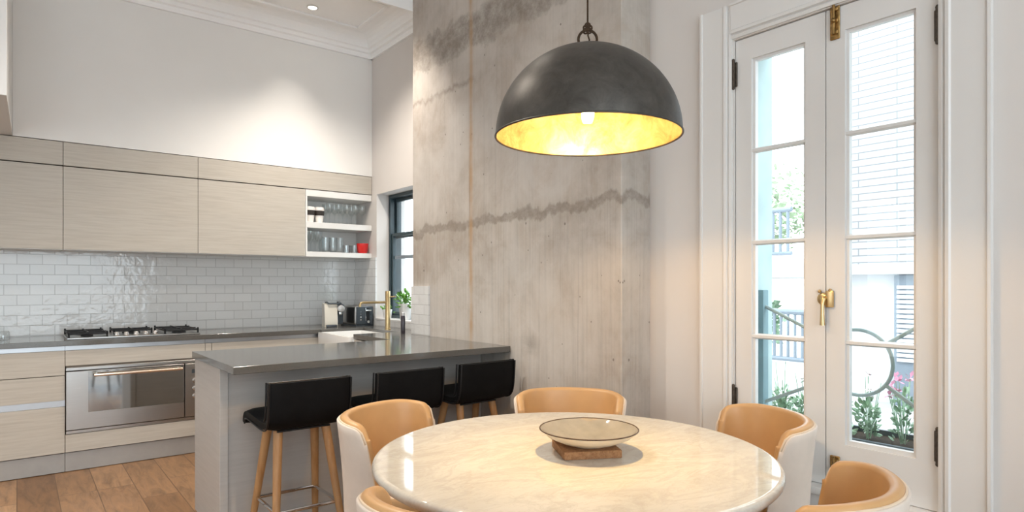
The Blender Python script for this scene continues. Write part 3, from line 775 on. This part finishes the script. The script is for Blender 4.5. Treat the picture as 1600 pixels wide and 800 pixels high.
# plant pots on the window sill
def leafy(bm, cx, cy, cz, n, rad, hgt, ls, seed, spread=1.0):
    r = random.Random(seed)
    for _ in range(n):
        a = r.uniform(0, 2*PI); q = r.random()**.6*rad; h = cz+hgt*(.15+.85*r.random())
        p = Vector((cx+q*math.cos(a)*spread, cy+q*math.sin(a), h-(q/rad)**2*hgt*.35))
        d = Vector((math.cos(a)*q/rad, math.sin(a)*q/rad, r.uniform(-.2, .9))).normalized()
        s = d.cross(Vector((r.uniform(-1,1), r.uniform(-1,1), 1))).normalized(); l = ls*r.uniform(.6, 1.25)
        up = d.cross(s)*l*.12
        pts = [p, p+d*l*.3+s*l*.28+up, p+d*l*.7+s*l*.25+up, p+d*l, p+d*l*.7-s*l*.25+up, p+d*l*.3-s*l*.28+up]
        v = [bm.verts.new(x) for x in pts]; mid = bm.verts.new(p+d*l*.5-up*.6)
        for i in range(6): bm.faces.new((v[i], v[(i+1) % 6], mid))
    return bm
def pot(loc, r, h, label, n, hg, ls, seed, name='potted_plant'):
    t = thing(name, label, 'plant', loc, group=None)
    obj('pot', lathe(B(), [(0, 0), (r*.74, 0), (r*.80, .004), (r, h-.004), (r, h), (r*.92, h), (r*.90, h-.015), (0, h-.016)], seg=28), M['ceramic'], t)
    obj('soil', lathe(B(), [(0, h-.0145), (r*.9, h-.0145)], seg=20), M['soil'], t)
    b = leafy(B(), 0, 0, h-.02, n, r*1.25, hg, ls, seed)
    obj('leaves', b, M['leaf'], t, smooth=False)
    b = B(); rr = random.Random(seed)
    for _ in range(9):
        a = rr.uniform(0, 6.28); tube(b, [(0, 0, h-.016), (r*.4*math.cos(a), r*.4*math.sin(a), h+hg*.3), (r*.8*math.cos(a), r*.8*math.sin(a), h+hg*.55)], .0018, 5)
    obj('stems', b, M['leaf'], t)
pot((XW+.055, 5.02, WZ0), .06, .145, 'bushy green herb in a white pot on the window sill', 90, .13, .045, 5)
pot((XW+.05, 5.36, WZ0), .045, .085, 'small sprouting plant in a white pot behind the brass tap', 24, .07, .03, 9)

# ------------------------------------------------------------------ island
isl = thing('kitchen_island', 'pale grey kitchen island base with end panel', 'island')
obj('end_panel', bxm(.81, .85, 3.43, 4.0, 0, CT0, bev=.0015, seg=1), M['island'], isl)
obj('back_panel', bxm(.852, XC-.005, 3.445, 3.465, .0, CT0-.001), M['island'], isl, smooth=False)
obj('body', bxm(.853, XC-.006, 3.468, 3.96, .10, CT0-.002), M['dark_gap'], isl, smooth=False)
for x0, x1 in ((.853, 1.46), (1.46, 2.06)): obj('door', bxm(x0+.002, x1-.002, 3.962, 3.98, .137, .845, bev=.0015, seg=1), M['island'], isl)
obj('plinth', bxm(.853, 2.06, 3.93, 3.945, 0, .1), M['plinth'], isl, smooth=False)
tag(obj('island_worktop', bxm(.797, XC-.003, 3.125, 4.01, CT0, CT1, bev=.0018, seg=1), M['stone']), 'dark grey stone slab on the island, overhanging above the stools', 'worktop')

# ------------------------------------------------------------------ bar stools (facing +Y)
def cushion(bm, P, th):
    pass
def stool_proto():
    t = thing('bar_stool', 'black leather bar stool', 'stool', group='bar stools along the island')
    # seat + back profile in (y,z): seat front -> crease -> back top ; thickness .05
    prof = [(.225, .600), (.215, .632), (.17, .645), (.08, .640), (-.04, .632), (-.115, .634), (-.150, .660), (-.163, .71), (-.170, .78), (-.174, .845)]
    def strip(w, off0, off1, pr, wtop=None):
        n = len(pr); P = []
        nx = 12
        out = []
        for i, (y, z) in enumerate(pr):
            a = Vector(pr[max(i-1, 0)]); c_ = Vector(pr[min(i+1, n-1)]); d = (c_-a).normalized(); nn = Vector((-d.y, d.x))
            out.append((Vector((y, z)), nn))
        rows = []
        for p, nn in out:
            ring = []
            for k in range(nx+1):
                u = -1+2*k/nx; x = u*w; q = p-nn*off0*max(0, 1-abs(u)**6)**.5 if False else p-nn*off0
                e = 1-abs(u)**8*.45
                mid = p-nn*(off0+off1)/2
                ring.append((x, (mid+(p-nn*off0-mid)*e)))
            for k in range(nx, -1, -1):
                u = -1+2*k/nx; x = u*w; e = 1-abs(u)**8*.45
                mid = p-nn*(off0+off1)/2
                ring.append((x, (mid+(p-nn*off1-mid)*e)))
            rows.append([(x, q.x, q.y) for x, q in ring])
        bm = B(); V = [[bm.verts.new(p) for p in r] for r in rows]
        m = len(V[0])
        for a, b_ in zip(V, V[1:]):
            for k in range(m): bm.faces.new((a[k], a[(k+1) % m], b_[(k+1) % m], b_[k]))
        bm.faces.new(V[0]); bm.faces.new(V[-1][::-1])
        return bm
    def smooth(pr, n=3):
        out = []
        for i in range(len(pr)-1):
            p0, p1, p2, p3 = pr[max(i-1, 0)], pr[i], pr[i+1], pr[min(i+2, len(pr)-1)]
            for k in range(n):
                s = k/n
                out.append(tuple(.5*((2*b)+(-a+c)*s+(2*a-5*b+4*c-d)*s*s+(-a+3*b-3*c+d)*s**3) for a, b, c, d in zip(p0, p1, p2, p3)))
        return out+[pr[-1]]
    sp = smooth(prof)
    ks = 16
    obj('seat', strip(.198, -.022, .032, sp[:ks+1]), M['black_leather'], t)
    obj('backrest', strip(.198, -.022, .026, sp[ks:]), M['black_leather'], t)
    # piping: rectangle edges on the back face
    b = B()
    def off(i, o):
        p = sp[i]; a = Vector(sp[max(i-1, 0)]); c_ = Vector(sp[min(i+1, len(sp)-1)]); d = (c_-a).normalized(); nn = Vector((-d.y, d.x)); q = Vector(p)-nn*o; return q
    for sx in (-1, 1):
        tube(b, [(sx*.198, off(i, .026).x+.006, off(i, .026).y) for i in range(ks, len(sp))], .0045, 8)
        tube(b, [(sx*.198, off(i, -.016).x, off(i, -.016).y) for i in range(0, len(sp))], .0045, 8)
    tube(b, [(-.198, off(-1, .02).x-.003, .846), (.198, off(-1, .02).x-.003, .846)], .0045, 8)
    obj('piping', b, M['black_seam'], t)
    for sx in (-1, 1):
        for sy in (-1, 1):
            top = Vector((sx*.118, .015+sy*.075, .597)); bot = Vector((sx*.172, .015+sy*.205, 0))
            b = B(); tube(b, [top.lerp(bot, k/8) for k in range(9)], [.0225-.0070*(k/8) for k in range(9)], 14); obj('leg', b, M['oak'], t)
    b = B(); tx, ty = .150, .150; z = .225; r = .012
    pts = []
    for (cx, cy, a0) in ((tx-r, ty-r, 0), (-tx+r, ty-r, 90), (-tx+r, -ty+r, 180), (tx-r, -ty+r, 270)):
        for k in range(5):
            a = math.radians(a0+k*22.5); pts.append((cx+r*math.cos(a), .015+cy+r*math.sin(a), z))
    tube(b, pts, .009, 10, closed=True); obj('footrest', b, M['chrome'], t)
    obj('seat_plate', bxm(-.13, .13, -.09, .13, .594, .602), M['black_iron'], t, smooth=False)
    return t
st = stool_proto()
st.location = (1.105, 3.135, 0); st['label'] = 'black leather bar stool at the free end of the island, legs in view'
dup(st, (1.645, 3.135, 0), math.radians(0), 'black leather bar stool standing between the other two at the island')
dup(st, (2.165, 3.165, 0), math.radians(2), 'black leather bar stool nearest the concrete pier')

# ------------------------------------------------------------------ dining table
TX, TY, TR, TZ = 1.471, 1.540, .66, .74
tb = thing('dining_table', 'round dining table with a polished white marble top tinted with warm lamplight', 'table', (TX, TY, 0))
prof = [(0, .706), (TR-.02, .706), (TR-.008, .709), (TR-.001, .718), (TR, .726), (TR-.002, .733), (TR-.007, .738), (TR-.015, .74), (TR-.0165, .74), (TR-.03, .74), (TR-.06, .74), (0, .74)]
obj('tabletop', lathe(B(), prof, seg=128), M['marble'], tb)
obj('pedestal', lathe(B(), [(0, .70), (.22, .70), (.22, .69), (.07, .64), (.05, .50), (.05, .16), (.08, .08), (.26, .03), (.27, 0), (0, 0)], seg=48), M['bronze'], tb)

# trivet + bowl
tv = obj('trivet', bxm(-.096, .096, -.09, .09, 0, .026, bev=.003), M['cork'], loc=(1.497, 1.503, TZ)); tv.rotation_euler = (0,0,math.radians(-29)); tag(tv, 'square brown cork trivet under the bowl', 'trivet')
bw = thing('bowl', 'wide shallow glazed bowl with a brown rim on the trivet', 'bowl', (1.505, 1.497, TZ+.026))
obj('outside', lathe(B(), [(0, 0), (.060, 0), (.064, .003), (.10, .013), (.140, .031), (.165, .0525), (.1635, .0535)], seg=64), M['bowl_out'], bw)
obj('inside', lathe(B(), [(0, .007), (.055, .0085), (.10, .0175), (.138, .035), (.1625, .0535)], seg=64), M['bowl_in'], bw)
b = B(); tube(b, [(.164*math.cos(2*PI*k/64), .164*math.sin(2*PI*k/64), .0535) for k in range(64)], .0022, 8, closed=True); obj('rim', b, M['bowl_rim'], bw)

# ------------------------------------------------------------------ dining chairs (face +Y locally)
def catmull(pts, n):
    out = []
    for i in range(len(pts)-1):
        p0, p1, p2, p3 = pts[max(i-1, 0)], pts[i], pts[i+1], pts[min(i+2, len(pts)-1)]
        for k in range(n):
            s = k/n
            out.append(tuple(.5*((2*b)+(-a+c)*s+(2*a-5*b+4*c-d)*s*s+(-a+3*b-3*c+d)*s**3) for a, b, c, d in zip(p0, p1, p2, p3)))
    return out+[pts[-1]]
def chair_proto():
    t = thing('dining_chair', 'tan leather tub chair', 'chair', group='tub chairs around the marble table')
    hw, hd = .266, .190
    hp = [(hw*math.sin(PI/2*k/26), -hd*math.cos(PI/2*k/26)) for k in range(27)]+[(hw, .012), (hw-.001, .028), (hw-.003, .044)]
    plan = [(-x, y) for x, y in reversed(hp[1:])]+hp
    n = len(plan)
    # arc length param
    L = [0]
    for a, b_ in zip(plan, plan[1:]): L.append(L[-1]+math.hypot(b_[0]-a[0], b_[1]-a[1]))
    tot = L[-1]
    S = [2*l/tot-1 for l in L]
    ZB = .34
    def ztop(s):
        a = abs(s); z = .760 if a < .5 else .760-.022*((a-.5)/.5)**1.6
        if a > .88:
            q = (a-.88)/.12; z -= .055*(1-math.sqrt(max(0, 1-q*q)))
        return z
    nr = []
    for i in range(n):
        a = Vector(plan[max(i-1, 0)]); c_ = Vector(plan[min(i+1, n-1)]); d = (c_-a).normalized(); nr.append(Vector((d.y, -d.x)))
    def off(z):  # outward flare
        u = (z-ZB)/(.76-ZB); return -.020+.030*u-.006*math.sin(u*PI)
    NZ = 14
    def surf(i, u, inset):
        z = ZB+(ztop(S[i])-ZB)*u
        o = off(z)-inset
        p = Vector(plan[i])+nr[i]*o
        # front edge sweeps forward towards the seat
        a = abs(S[i]); f = max(0, (a-.75)/.25)**1.5*.06*(1-u)
        return Vector((p.x, p.y+f, z))
    # outer shell
    def shell(in0, in1, drop0, drop1, rnd):
        bm = B(); rows = []
        for i in range(n):
            ring = []
            for k in range(NZ+1):
                u = k/NZ; p = surf(i, u, in0); p.z -= drop0*u; ring.append(p)
            for k in range(1, rnd):
                ph = PI*k/rnd; a = surf(i, 1, in0); b_ = surf(i, 1, in1); a.z -= drop0; b_.z -= drop1
                mid = (a+b_)/2; hw = (b_-a)/2; q = mid-hw*math.cos(ph); q.z += hw.length*.75*math.sin(ph); ring.append(q)
            for k in range(NZ, -1, -1):
                u = k/NZ; p = surf(i, u, in1); p.z -= drop1*u; ring.append(p)
            rows.append(ring)
        V = [[bm.verts.new(p) for p in r] for r in rows]; m = len(V[0])
        for a, b_ in zip(V, V[1:]):
            for k in range(m): bm.faces.new((a[k], a[(k+1) % m], b_[(k+1) % m], b_[k]))
        # rounded ends: add one bulged ring
        for e, sg in ((0, -1), (n-1, 1)):
            ring = V[e]; d = (Vector(plan[e])-Vector(plan[e+1 if e == 0 else e-1])).normalized()
            half_n = m//2
            cen = []
            for k in range(m):
                o = m-1-k
                cen.append(ring[k].co.lerp(ring[o].co, .28)+Vector((d.x, d.y, 0))*.010)
            W = [bm.verts.new(c_) for c_ in cen]
            for k in range(m-1): bm.faces.new((ring[k], ring[k+1], W[k+1], W[k]))
            for k in range(half_n-1): 
                try: bm.faces.new((W[k], W[k+1], W[m-2-k], W[m-1-k]))
                except ValueError: pass
        return bm
    obj('outer_shell', shell(0, .013, 0.008, 0.008, 3), M['cream'], t, ang=60)
    obj('backrest', shell(.0125, .050, .002, .002, 7), M['tan'], t, ang=60)
    # piping along the rim seam and down the front edges
    b = B(); pts = [surf(0, u/6, .0125)+Vector((0, .004, 0)) for u in range(0, 6)]
    pts += [surf(i, 1, .011)+Vector((0, .004*max(0, (abs(S[i])-.9)/.1), -.003)) for i in range(n)]
    pts += [surf(n-1, u/6, .0125)+Vector((0, .004, 0)) for u in range(5, -1, -1)]
    tube(b, pts, .0042, 8); obj('piping', b, M['piping'], t)
    # seat cushion
    b = B(); seat = [(x*.80, y*.80) for x, y in plan]+[(.215, .14), (.18, .235), (0, .25), (-.18, .235), (-.215, .14)]
    m = len(seat); rings = []
    for z, s in ((.36, .90), (.375, .965), (.42, 1.0), (.455, .985), (.470, .93), (.478, .75), (.482, .4)):
        rings.append([b.verts.new((x*s, y*s, z)) for x, y in seat])
    for a, c_ in zip(rings, rings[1:]):
        for k in range(m): b.faces.new((a[k], a[(k+1) % m], c_[(k+1) % m], c_[k]))
    b.faces.new(rings[0][::-1]); b.faces.new(rings[-1])
    obj('seat', b, M['tan'], t, ang=50)
    b = B(); 
    for z0, z1, s0, s1 in ((.30, .36, .80, .95),):
        A = [b.verts.new((x*s0, y*s0, z0)) for x, y in seat]; Bv = [b.verts.new((x*s1, y*s1, z1)) for x, y in seat]
        for k in range(m): b.faces.new((A[k], A[(k+1) % m], Bv[(k+1) % m], Bv[k]))
        b.faces.new(A[::-1]); b.faces.new(Bv)
    obj('seat_base', b, M['cream'], t, ang=50)
    for sx in (-1, 1):
        for y0, y1 in ((.13, .17), (-.12, -.17)):
            b = B(); tube(b, [(sx*.14, y0, .31), (sx*.17, y1, 0)], [.019, .012], 12); obj('leg', b, M['walnut'], t)
    return t
ch = chair_proto()
def place(first, loc, face_deg, label):
    # face_deg: world direction the chair faces
    rz = math.radians(face_deg-90)
    if first: ch.location = (*loc, 0); ch.rotation_euler = (0,0,rz); ch['label'] = label
    else: return dup(ch, (*loc, 0), rz, label)
place(True, (1.264, 2.427), -61.5, 'tan and cream tub chair between the table and the black bar stools')
place(False, (2.123, 2.242), -133.4, 'tan tub chair on the far side of the table in front of the concrete pier')
place(False, (2.400, 1.416), 149.3, 'tan and cream tub chair between the table and the glazed doors')
place(False, (1.763, .833), 105.5, 'tan tub chair nearest the viewer at the door end of the table')
lc = place(False, (.825, 1.268), 27, 'tan tub chair cut by the bottom edge of the picture, beside the table rim')
lc.scale = (.93, .93, 1.042)

# ------------------------------------------------------------------ pendant lamp
LX, LY, LZ, LR = 1.503, 1.500, 1.797, .309
lp = thing('pendant_lamp', 'large dark metal dome pendant with gold-leaf inside above the table', 'lamp', (LX, LY, LZ))
n = 26
outp = [(LR*math.cos(PI/2*k/n), .297*math.sin(PI/2*k/n)) for k in range(n+1)]; outp[-1] = (0, .297)
b = lathe(B(), [(LR-.003, -.002)]+[(LR+.0015, -.001)]+outp, seg=96); obj('lamp_shade', b, M['lamp_out'], lp)
inp = [((LR-.004)*math.cos(PI/2*k/n), .292*math.sin(PI/2*k/n)) for k in range(n+1)]; inp[-1] = (0, .292)
b = lathe(B(), inp, seg=96); obj('lining', b, M['lamp_in'], lp)
b = B(); tube(b, [(LR*math.cos(2*PI*k/96), LR*math.sin(2*PI*k/96), -.001) for k in range(96)], .0035, 8, closed=True); obj('rim', b, M['lamp_out'], lp)
b = B(); rr = .031; cv = Vector((math.cos(math.radians(-38.2)), math.sin(math.radians(-38.2)), 0))
tube(b, [Vector((0, 0, .297+.028))+cv*rr*math.cos(2*PI*k/40)+Vector((0, 0, rr*math.sin(2*PI*k/40))) for k in range(40)], .0045, 10, closed=True); obj('ring', b, M['rope'], lp)
b = B()
tube(b, [(0, 0, .372), (0, 0, 1.0), (0, 0, H-LZ-.025)], .0032, 10)
cvv = lambda a, z: tuple(cv*a+Vector((0, 0, z)))
tube(b, [cvv(0, .377), cvv(.002, .354), cvv(.001, .338), cvv(.006, .323), cvv(.001, .311), cvv(0, .296)], .0028, 8)
obj('cord', b, M['rope'], lp)
b = B()
for k, (dx, dz) in enumerate(((-.006, .364), (.006, .364), (0, .372), (-.007, .353), (.005, .354))):
    q = [cvv(dx+.008*math.cos(2*PI*j/14), dz+.008*math.sin(2*PI*j/14)) for j in range(14)]; tube(b, q, .0032, 8, closed=True)
obj('knot', b, M['rope'], lp)
obj('canopy', lathe(B(), [(0, H-LZ-.03), (.05, H-LZ-.03), (.055, H-LZ-.02), (.055, H-LZ), (0, H-LZ)], seg=32), M['lamp_out'], lp)
obj('socket', lathe(B(), [(0, .30), (.022, .30), (.022, .20), (.018, .175), (0, .175)], seg=24), M['bronze'], lp)
DZB = .012
bu = obj('bulb', lathe(B(), [(0, .175), (.014, .175), (.016, .165), (.030, .125), (.041, .095), (.043, .080), (.036, .052), (.02, .04), (0, .037)], seg=32), M['bulb_glass'], lp)
obj('filament', lathe(B(), [(0, .155), (.006, .15), (.020, .11), (.022, .085), (.012, .07), (0, .068)], seg=20), M['bulb'], bu)['label'] = 'glowing core of the bulb'

pl_ = bpy.data.lights.new('pendant_table_fill', 'SPOT'); pl_.energy = 62; pl_.color = (1, .70, .27); pl_.spot_size = math.radians(76); pl_.spot_blend = 1; pl_.shadow_soft_size = .02  # extra spot under the bulb, added to brighten the table
po_ = bpy.data.objects.new('pendant_table_fill', pl_); C.objects.link(po_); po_.location = (LX, LY, LZ+.055)
# ------------------------------------------------------------------ downlights
dlist = [(1.94, 5.16, 26, 66), (1.85, 4.50, 240, 125), (.60, 4.35, 125, 118), (-1.9, 3.3, 140, 110), (.45, 3.1, 240, 122), (-.9, 2.2, 12, 125), (1.55, 2.8, 22, 110), (-1.4, -.6, 30, 125)]  # first one is seen; the others are unseen, mostly added as fill light
dpos = [p[:2] for p in dlist]
dproto = thing('ceiling_downlight', 'round recessed downlight in the kitchen ceiling by the cornice', 'downlight', (dpos[0][0], dpos[0][1], H))
obj('trim_ring', lathe(B(), [(.036, -.001), (.048, -.002), (.050, -.006), (.036, -.008), (.034, -.002)], seg=32), M['white'], dproto)
obj('lens', lathe(B(), [(0, -.004), (.035, -.004), (.035, -.001)], seg=24), M['down'], dproto)
for i, (x, y) in enumerate(dpos):
    if i: dup(dproto, (x, y, H), label='round recessed ceiling downlight added out of view as fill light', group='added fill downlights out of view')
    ld = bpy.data.lights.new('downlight_spot', 'SPOT'); ld.energy = dlist[i][2]; ld.color = (1, .91, .80); ld.spot_size = math.radians(dlist[i][3]); ld.spot_blend = 1; ld.shadow_soft_size = .035
    lo = bpy.data.objects.new('downlight_spot', ld); C.objects.link(lo); lo.location = (x, y, H-.03)
    if i == 0: lo.rotation_euler = (math.radians(12), 0, math.radians(22))

# ------------------------------------------------------------------ outside the glazed doors
XO = XW+WT
struct('ground_outside', bxm(XO, 16, -8, 16, -.3, -.2), M['ext_pave'], 'pale garden paving beyond the doors', 'ground', smooth=False)
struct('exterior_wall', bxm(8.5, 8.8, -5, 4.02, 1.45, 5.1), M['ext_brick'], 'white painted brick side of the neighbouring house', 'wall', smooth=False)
b = B(); box(b, 8.7, 8.9, -5, 4.1, -.2, 1.45); box(b, 8.45, 8.9, -5, 4.08, 1.43, 1.56, bev=.02)
struct('exterior_wall_base', b, M['ext_white'], 'white rendered base of the neighbouring house', 'wall')
lv = thing('louvred_shutter', 'pale grey louvred panel on the neighbouring house', 'shutter', (8.62, 3.0, -.2))
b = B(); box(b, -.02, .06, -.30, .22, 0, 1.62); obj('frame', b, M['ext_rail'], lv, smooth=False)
b = B()
for k in range(16): box(b, -.05, -.02, -.26, .18, .55+k*.06, .59+k*.06)
obj('slats', b, M['ext_white'], lv, smooth=False)
# ironwork guard just outside
GX, GY, GZ, GR = 2.87, 1.221, .963, .142
gd = thing('iron_guard', 'pale ironwork guard with a ring and four diagonal bars outside the doors', 'railing', (GX, GY, DZ0-.028))
gz = GZ-(DZ0-.028)
b = B(); tube(b, [(0, GR*math.cos(2*PI*k/48), gz+GR*math.sin(2*PI*k/48)) for k in range(48)], .0080, 10, closed=True); obj('ring', b, M['ext_iron'], gd)
for sy, ye in ((1, 1.655), (-1, .885)):
    for sz in (-1, 1):
        a = Vector((0, sy*GR*.80, gz+sz*GR*.60)); e = Vector((0, ye-GY, gz+sz*.235))
        b = B(); tube(b, [a, e], .0085, 10); obj('diagonal_bar', b, M['ext_iron'], gd)
for ye, hh in ((1.663, 1.275), (.896, 1.275)):
    b = B(); box(b, -.024, .024, ye-GY-.018, ye-GY+.018, 0, hh-(DZ0-.028), bev=.004); obj('post', b, M['ext_teal'], gd)
b = B(); 
for k in (DY0, DY1-.014): box(b, XW+.085, XO+.02, k, k+.014, DZ0-.03, DZ1)
struct('door_jamb_outside', b, M['ext_green'], 'pale green painted outer jamb of the glazed doors', 'jamb', smooth=False)
# planter with flowers
pl = thing('planter_box', 'long dark planter box on the ledge outside the doors', 'planter', (3.32, 1.30, .30))
b = B(); L_ = .75
box(b, -.16, -.14, -L_, L_, 0, .26); box(b, .14, .16, -L_, L_, 0, .26); box(b, -.14, .14, -L_, -L_+.02, 0, .26); box(b, -.14, .14, L_-.02, L_, 0, .26); box(b, -.14, .14, -L_+.02, L_-.02, 0, .02)
obj('box', b, M['planter'], pl, smooth=False); obj('soil', bxm(-.139, .139, -L_+.021, L_-.021, .02, .235), M['soil'], pl, smooth=False)
struct('ledge_outside', bxm(XO, 3.6, -1, 3.4, -.2, .30), M['ext_white'], 'white masonry ledge under the planter', 'ledge', smooth=False)
fl = [(.72, 0, None), (.88, 0, 'petal'), (1.05, 0, None), (1.205, 0, 'petal'), (1.355, 0, 'petal_white'), (1.50, 0, None), (1.66, 0, 'petal_white'), (1.81, 0, None)]
for i, (yy, _, pet) in enumerate(fl):
    nm = 'flowering_plant' if pet else 'foliage_plant'
    lab = {'petal': 'leafy plant with pink flowers in the planter outside', 'petal_white': 'thin plant with pale flowers in the planter outside', None: 'low green leafy plant in the planter outside'}[pet]
    t = thing(nm, lab, 'plant', (3.30+.03*(i % 2), yy, .541), group='plants in the outside planter: '+(pet or 'green')); t.scale = (1.15, .64, 1)
    b = leafy(B(), 0, 0, .035, 130, .062, .16 if pet != 'petal' else .21, .040, 30+i); obj('leaves', b, M['leaf_out'], t, smooth=False)
    b = B(); rr = random.Random(i)
    tips = [(rr.uniform(-.08, .08), rr.uniform(-.07, .07), rr.uniform(.20, .34)) for _ in range(9)]
    for p in tips: tube(b, [(p[0]*.2, p[1]*.2, 0), (p[0]*.6, p[1]*.6, p[2]*.5), p], .0025, 5)
    obj('stems', b, M['leaf_out'], t)
    if pet:
        b = B()
        for p in tips:
            for k in range(5):
                a = 2*PI*k/5; c_ = Vector(p); q = Vector((math.cos(a), math.sin(a)*1.4, rr.uniform(-.9, 1.3)))*.026; s = Vector((-math.sin(a), math.cos(a), 0))*.015
                b.faces.new([b.verts.new(x) for x in (c_, c_+q*.6+s, c_+q, c_+q*.6-s)])
        obj('flowers', b, M[pet], t, smooth=False)
# posts, railings, stairs and trees seen through the other leaf
def railing(name, label, P0, P1, h, nb, pr=.022, lowgap=.06):
    P0, P1 = Vector(P0), Vector(P1)
    t = thing(name, label, 'railing', P0); D = P1-P0; u = Vector((0, 0, 1))
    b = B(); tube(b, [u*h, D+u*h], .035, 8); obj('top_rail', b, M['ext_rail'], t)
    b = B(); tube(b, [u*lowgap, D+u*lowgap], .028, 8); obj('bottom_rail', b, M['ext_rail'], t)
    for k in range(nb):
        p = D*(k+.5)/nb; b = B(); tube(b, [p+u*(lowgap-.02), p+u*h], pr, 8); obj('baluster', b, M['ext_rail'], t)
    return t
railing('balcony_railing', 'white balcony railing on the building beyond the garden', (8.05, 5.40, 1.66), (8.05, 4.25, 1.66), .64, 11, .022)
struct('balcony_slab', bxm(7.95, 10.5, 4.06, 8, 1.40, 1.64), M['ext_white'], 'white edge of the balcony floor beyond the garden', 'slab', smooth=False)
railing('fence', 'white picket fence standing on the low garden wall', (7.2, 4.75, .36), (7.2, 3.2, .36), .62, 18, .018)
struct('wall_garden', bxm(7.1, 7.4, 3.0, 8, -.2, .36), M['ext_white'], 'low white garden wall below the picket fence', 'wall', smooth=False)
def tree(loc, hgt, rad, n, seed, label, mat='leaf_tree'):
    t = thing('garden_tree', label, 'tree', loc)
    b = B(); tube(b, [(0, 0, 0), (.05, .03, hgt*.5), (0, .1, hgt*.9)], [.10, .07, .02], 10); obj('trunk', b, M['bark'], t)
    b = B(); rr = random.Random(seed)
    for _ in range(n):
        a, e = rr.uniform(0, 2*PI), rr.uniform(-.9, 1); q = rr.random()**.4
        p = Vector((rad*q*math.cos(a)*math.sqrt(1-e*e), rad*q*math.sin(a)*math.sqrt(1-e*e), hgt+rad*.9*q*e))
        d = Vector((rr.gauss(0,1), rr.gauss(0,1), rr.gauss(0,.6))).normalized(); s = d.orthogonal().normalized(); l = rr.uniform(.09, .2)
        b.faces.new([b.verts.new(x) for x in (p, p+d*l*.5+s*l*.3, p+d*l, p+d*l*.5-s*l*.3)])
    obj('foliage', b, M[mat], t, smooth=False)
tree((11.5, 6.6, -.2), 3.0, 1.0, 900, 3, 'pale leafy tree above the balcony railing')
tree((9.2, 5.7, -.2), .95, .6, 800, 4, 'grey-green shrub tree under the balcony', 'leaf_out')

# ------------------------------------------------------------------ light
W = bpy.data.worlds.new('sky'); SC.world = W; W.use_nodes = True
nt = W.node_tree; bg = nt.nodes['Background']; bg.inputs[0].default_value = (.83, .925, 1.0, 1); bg.inputs[1].default_value = 5.5
def portal(name, loc, rot, sx, sy):
    l = bpy.data.lights.new(name, 'AREA'); l.shape = 'RECTANGLE'; l.size = sx; l.size_y = sy; l.cycles.is_portal = True
    o = bpy.data.objects.new(name, l); C.objects.link(o); o.location = loc; o.rotation_euler = rot
portal('portal_rear', (-.25, YR-.21, 1.75), (-PI/2, 0, PI), 4.3, 3.2)
portal('portal_side', (XL-.21, 2.95, 1.6), (0, -PI/2, 0), 2.4, .9)
portal('portal_doors', (XW+WT+.01, 1.28, 1.46), (0, PI/2, 0), 2.0, .85)
portal('portal_kitchen', (XW+WT+.01, 4.99, 1.57), (0, PI/2, 0), 1.17, .98)

SC.view_settings.view_transform = 'Standard'
SC.view_settings.look = 'None'
SC.view_settings.gamma = 1.0
SC.view_settings.exposure = 0.0
SC.view_settings.use_curve_mapping = False
cy = SC.cycles
cy.max_bounces = 10; cy.diffuse_bounces = 5; cy.glossy_bounces = 4; cy.transparent_max_bounces = 24; cy.transmission_bounces = 6
cy.sample_clamp_indirect = 6; cy.use_denoising = True
cy.caustics_reflective = False; cy.caustics_refractive = False
